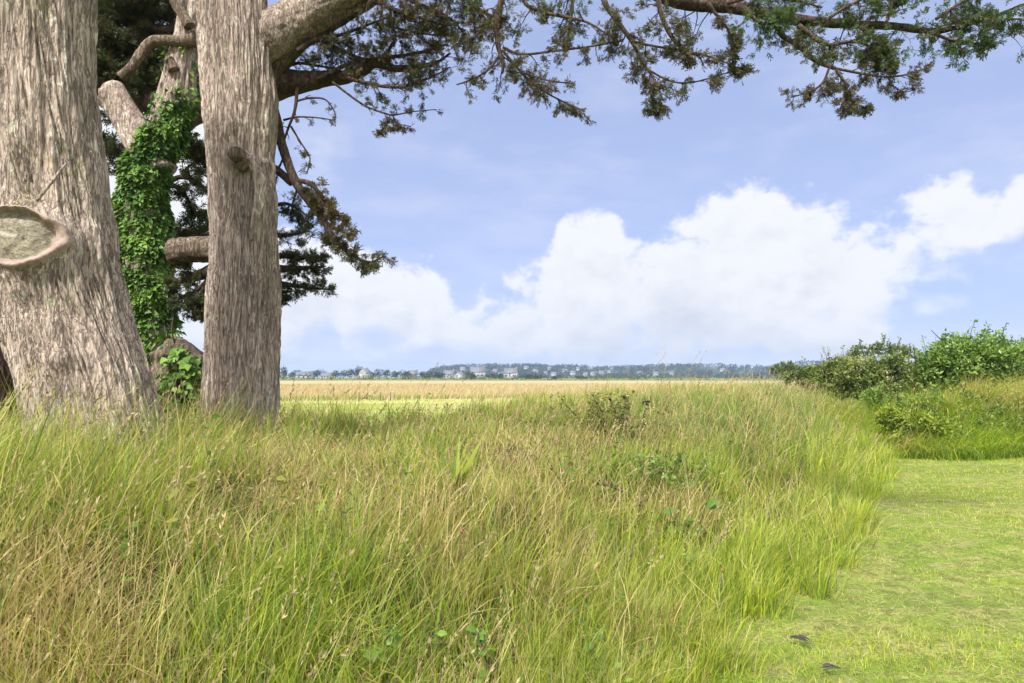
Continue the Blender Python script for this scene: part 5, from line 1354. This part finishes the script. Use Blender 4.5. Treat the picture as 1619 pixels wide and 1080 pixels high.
for k, (px, py, w_, d_, h_, rh, lab) in enumerate(flat_houses):
    Yq = 560.0 + (k * 37 % 60); b = P(px, 597, Yq)
    house(lab, (b[0], b[1], -0.2), w_, d_, h_, rh, R_([5, -12, 78, 20, -8, 70, 8, -15, 12][k]), 'houses beyond the hay field')
kinds = ['broad dark tree', 'rounded grey-green tree', 'tall dark pine-like tree', 'low spreading tree']
tree_spots = [(448, 577, 14), (470, 584, 18), (462, 588, 12), (497, 585, 13), (508, 583, 14), (530, 585, 10), (543, 584, 10), (553, 583, 12), (569, 578, 13), (561, 583, 14), (588, 588, 10), (600, 583, 16), (612, 584, 12), (626, 586, 14), (636, 584, 14), (645, 587, 10), (668, 588, 12), (680, 586, 20), (692, 588, 12), (697, 589, 9), (738, 587, 16), (745, 589, 12), (775, 591, 15), (790, 591, 10), (800, 592, 9), (838, 592, 14), (430, 583, 14), (850, 593, 10), (880, 594, 12), (915, 594, 10)]
for k, (px, py, wpx) in enumerate(tree_spots):
    Yq = 520.0 + (k * 53 % 110); s = mpp(Yq); b = P(px, 597, Yq); H = (598 - py) * s + 0.8; Wd = wpx * s * 0.62
    lob = [(b[0], b[1], H * 0.62, Wd * 0.8, Wd * 0.8, H * 0.36)] + [(b[0] + random.uniform(-0.8, 0.8) * Wd, b[1] + random.uniform(-0.5, 0.5) * Wd, H * random.uniform(0.35, 0.7), Wd * 0.5, Wd * 0.5, H * 0.26) for _ in range(4)]
    far_plant('far_tree', 'dark rounded tree among the white houses beyond the hay field', 'tree', lob, 420, 1.0, FG, 'trees among the far houses')

# hills as terrain with woods
HILL = [(640, 599), (668, 597), (684, 586), (700, 581), (740, 579), (770, 577), (800, 578), (845, 577), (870, 580), (910, 579), (950, 582), (1000, 580), (1040, 578), (1100, 577), (1140, 577), (1185, 579), (1215, 582), (1235, 577), (1265, 573), (1310, 571), (1360, 572), (1450, 574), (1619, 578), (1800, 582)]
def hills():
    hp = np.array(HILL, float)
    X0, X1 = -420, 1500
    xs = np.linspace(X0, X1, 260); D = np.linspace(0, 1, 34)
    Yf, Yb = 1150.0, 1900.0
    XX, DD = np.meshgrid(np.linspace(-0.20, 0.95, 260), D, indexing='ij')
    YY = Yf + (Yb - Yf) * DD
    px = XX * FPX + 809.5
    top = np.interp(px, hp[:, 0], hp[:, 1])
    hz = (597 - top) / FPX * 1500.0
    prof = sstep(DD, 0.0, 0.55) * (1 - 0.25 * sstep(DD, 0.6, 1.0))
    ZZ = hz * prof * (YY / 1500.0) * 0.9 + 1.5 * n2(XX * 800, YY, 0.006, 5.0) * prof - 0.3
    Xw = XX * YY
    nu, nv = Xw.shape; i = np.arange(nu - 1)[:, None] * nv; j = np.arange(nv - 1)[None]
    q = np.stack([i + j, i + nv + j, i + nv + j + 1, i + j + 1], -1).reshape(-1, 4)
    mb = MB(); mb.add(np.stack([Xw, YY, ZZ], -1).reshape(-1, 3), q)
    m, nt = mat('hill_meadow')
    pos = nt.new('ShaderNodeNewGeometry').outputs['Position']
    finish(nt, principled(nt, nt.mix(nt.ramp(nt.noise(pos, 0.02, 4), [(0.4, 0.0), (0.6, 1.0)]), (0.05, 0.07, 0.03), (0.11, 0.12, 0.055)), 0.95))
    tag(mb.build('hills', m, None, True), kind='structure')
    def zat(x, y):
        a = x / y; pxx = a * FPX + 809.5; d = (y - Yf) / (Yb - Yf)
        return np.interp(pxx, hp[:, 0], hp[:, 1]) * 0 + (597 - np.interp(pxx, hp[:, 0], hp[:, 1])) / FPX * 1500 * sstep(d, 0, 0.55) * (y / 1500) * 0.9
    mb = MB(); n = 3600
    a = rng.uniform(-0.13, 0.78, n); dd = rng.random(n) ** 1.2 * 0.62
    y = Yf + (Yb - Yf) * dd; x = a * y; z = zat(x, y)
    ok = (n2(x, y, 0.012, 44.0) > -0.32) & (a * FPX + 809.5 > 676); x, y, z = x[ok], y[ok], z[ok]; n = len(x)
    K = 26
    s_ = rng.uniform(3.0, 5.5, n)
    cen = np.stack([x, y, z + s_ * 0.75], -1)
    o = norm(rng.normal(size=(n, K, 3))) * rng.uniform(0.5, 1.05, (n, K, 1)) * s_[:, None, None] * np.array([1, 1, 0.85])
    pos = (cen[:, None] + o).reshape(-1, 3)
    base = np.array(FG)[rng.integers(0, 3, n)] * rng.uniform(0.8, 1.3, (n, 1))
    instances(mb, LEAF_V * np.array([1.4, 1, 1]), LEAF_F, pos, norm(o.reshape(-1, 3) + rng.normal(0, 2, (n * K, 3))), rng.uniform(0, 6.28, n * K), np.repeat(s_ * 0.55, K) * rng.uniform(0.7, 1.3, n * K), np.repeat(base, K, 0))
    tag(mb.build('hillside_woods', M_FAR), 'blue-green woods covering the far hillside', 'woods', None, 'stuff')
    spots = [(783, 587), (792, 592), (832, 583), (828, 586), (846, 588), (862, 591), (868, 584), (884, 590), (893, 587), (905, 592), (913, 585), (920, 590), (936, 593), (950, 592), (962, 590), (720, 587), (732, 584), (765, 586), (812, 589), (1090, 585), (1140, 587), (1152, 590), (1010, 592), (985, 594), (1060, 592), (1172, 590), (1275, 577), (1290, 576), (1300, 578), (1262, 578), (875, 594), (858, 595), (925, 595), (970, 595), (1035, 595)]
    for k, (px, py) in enumerate(spots[::2] + spots[1:14:4]):
        a = (px - 809.5) / FPX
        best = None
        for yq in np.linspace(Yf + 5, Yf + 420, 120):
            zz = float(zat(a * yq, yq)) + 6.0; sy = 597 - (zz - EYE) / yq * FPX
            if sy <= py: best = (yq, zz); break
        yq, zz = best if best else (Yf + 300, float(zat(a * (Yf + 300), Yf + 300)) + 6)
        house('small pale house among the trees of the far hillside', (a * yq, yq - 8, zz - 3.0), random.uniform(6, 10), 7, random.uniform(3.0, 5.0), 3.4, R_(random.uniform(-35, 35)), 'houses on the far hillside', False)
hills()

# ------------------------------------------------------------------ air: distant things fade to blue
def haze():
    mb = MB()
    x0, x1, y0, y1, z0, z1 = -3600, 3600, -1200, 4200, -8.0, 75.0
    v = np.array([(a, b, c) for a in (x0, x1) for b in (y0, y1) for c in (z0, z1)])
    mb.add(v, [(0, 1, 3, 2), (4, 6, 7, 5), (0, 4, 5, 1), (2, 3, 7, 6), (1, 5, 7, 3), (0, 2, 6, 4)])
    m = bpy.data.materials.new('air'); m.use_nodes = True; nt = NT(m.node_tree)
    pv = nt.new('ShaderNodeVolumePrincipled')
    pv.inputs['Color'].default_value = (0.50, 0.68, 1.0, 1); pv.inputs['Density'].default_value = 0.00026; pv.inputs['Anisotropy'].default_value = 0.2
    o = nt.new('ShaderNodeOutputMaterial'); nt.l.new(pv.outputs[0], o.inputs['Volume'])
    tag(mb.build('haze', m), 'thin bluish summer air over the fields', 'haze', None, 'stuff')
haze()
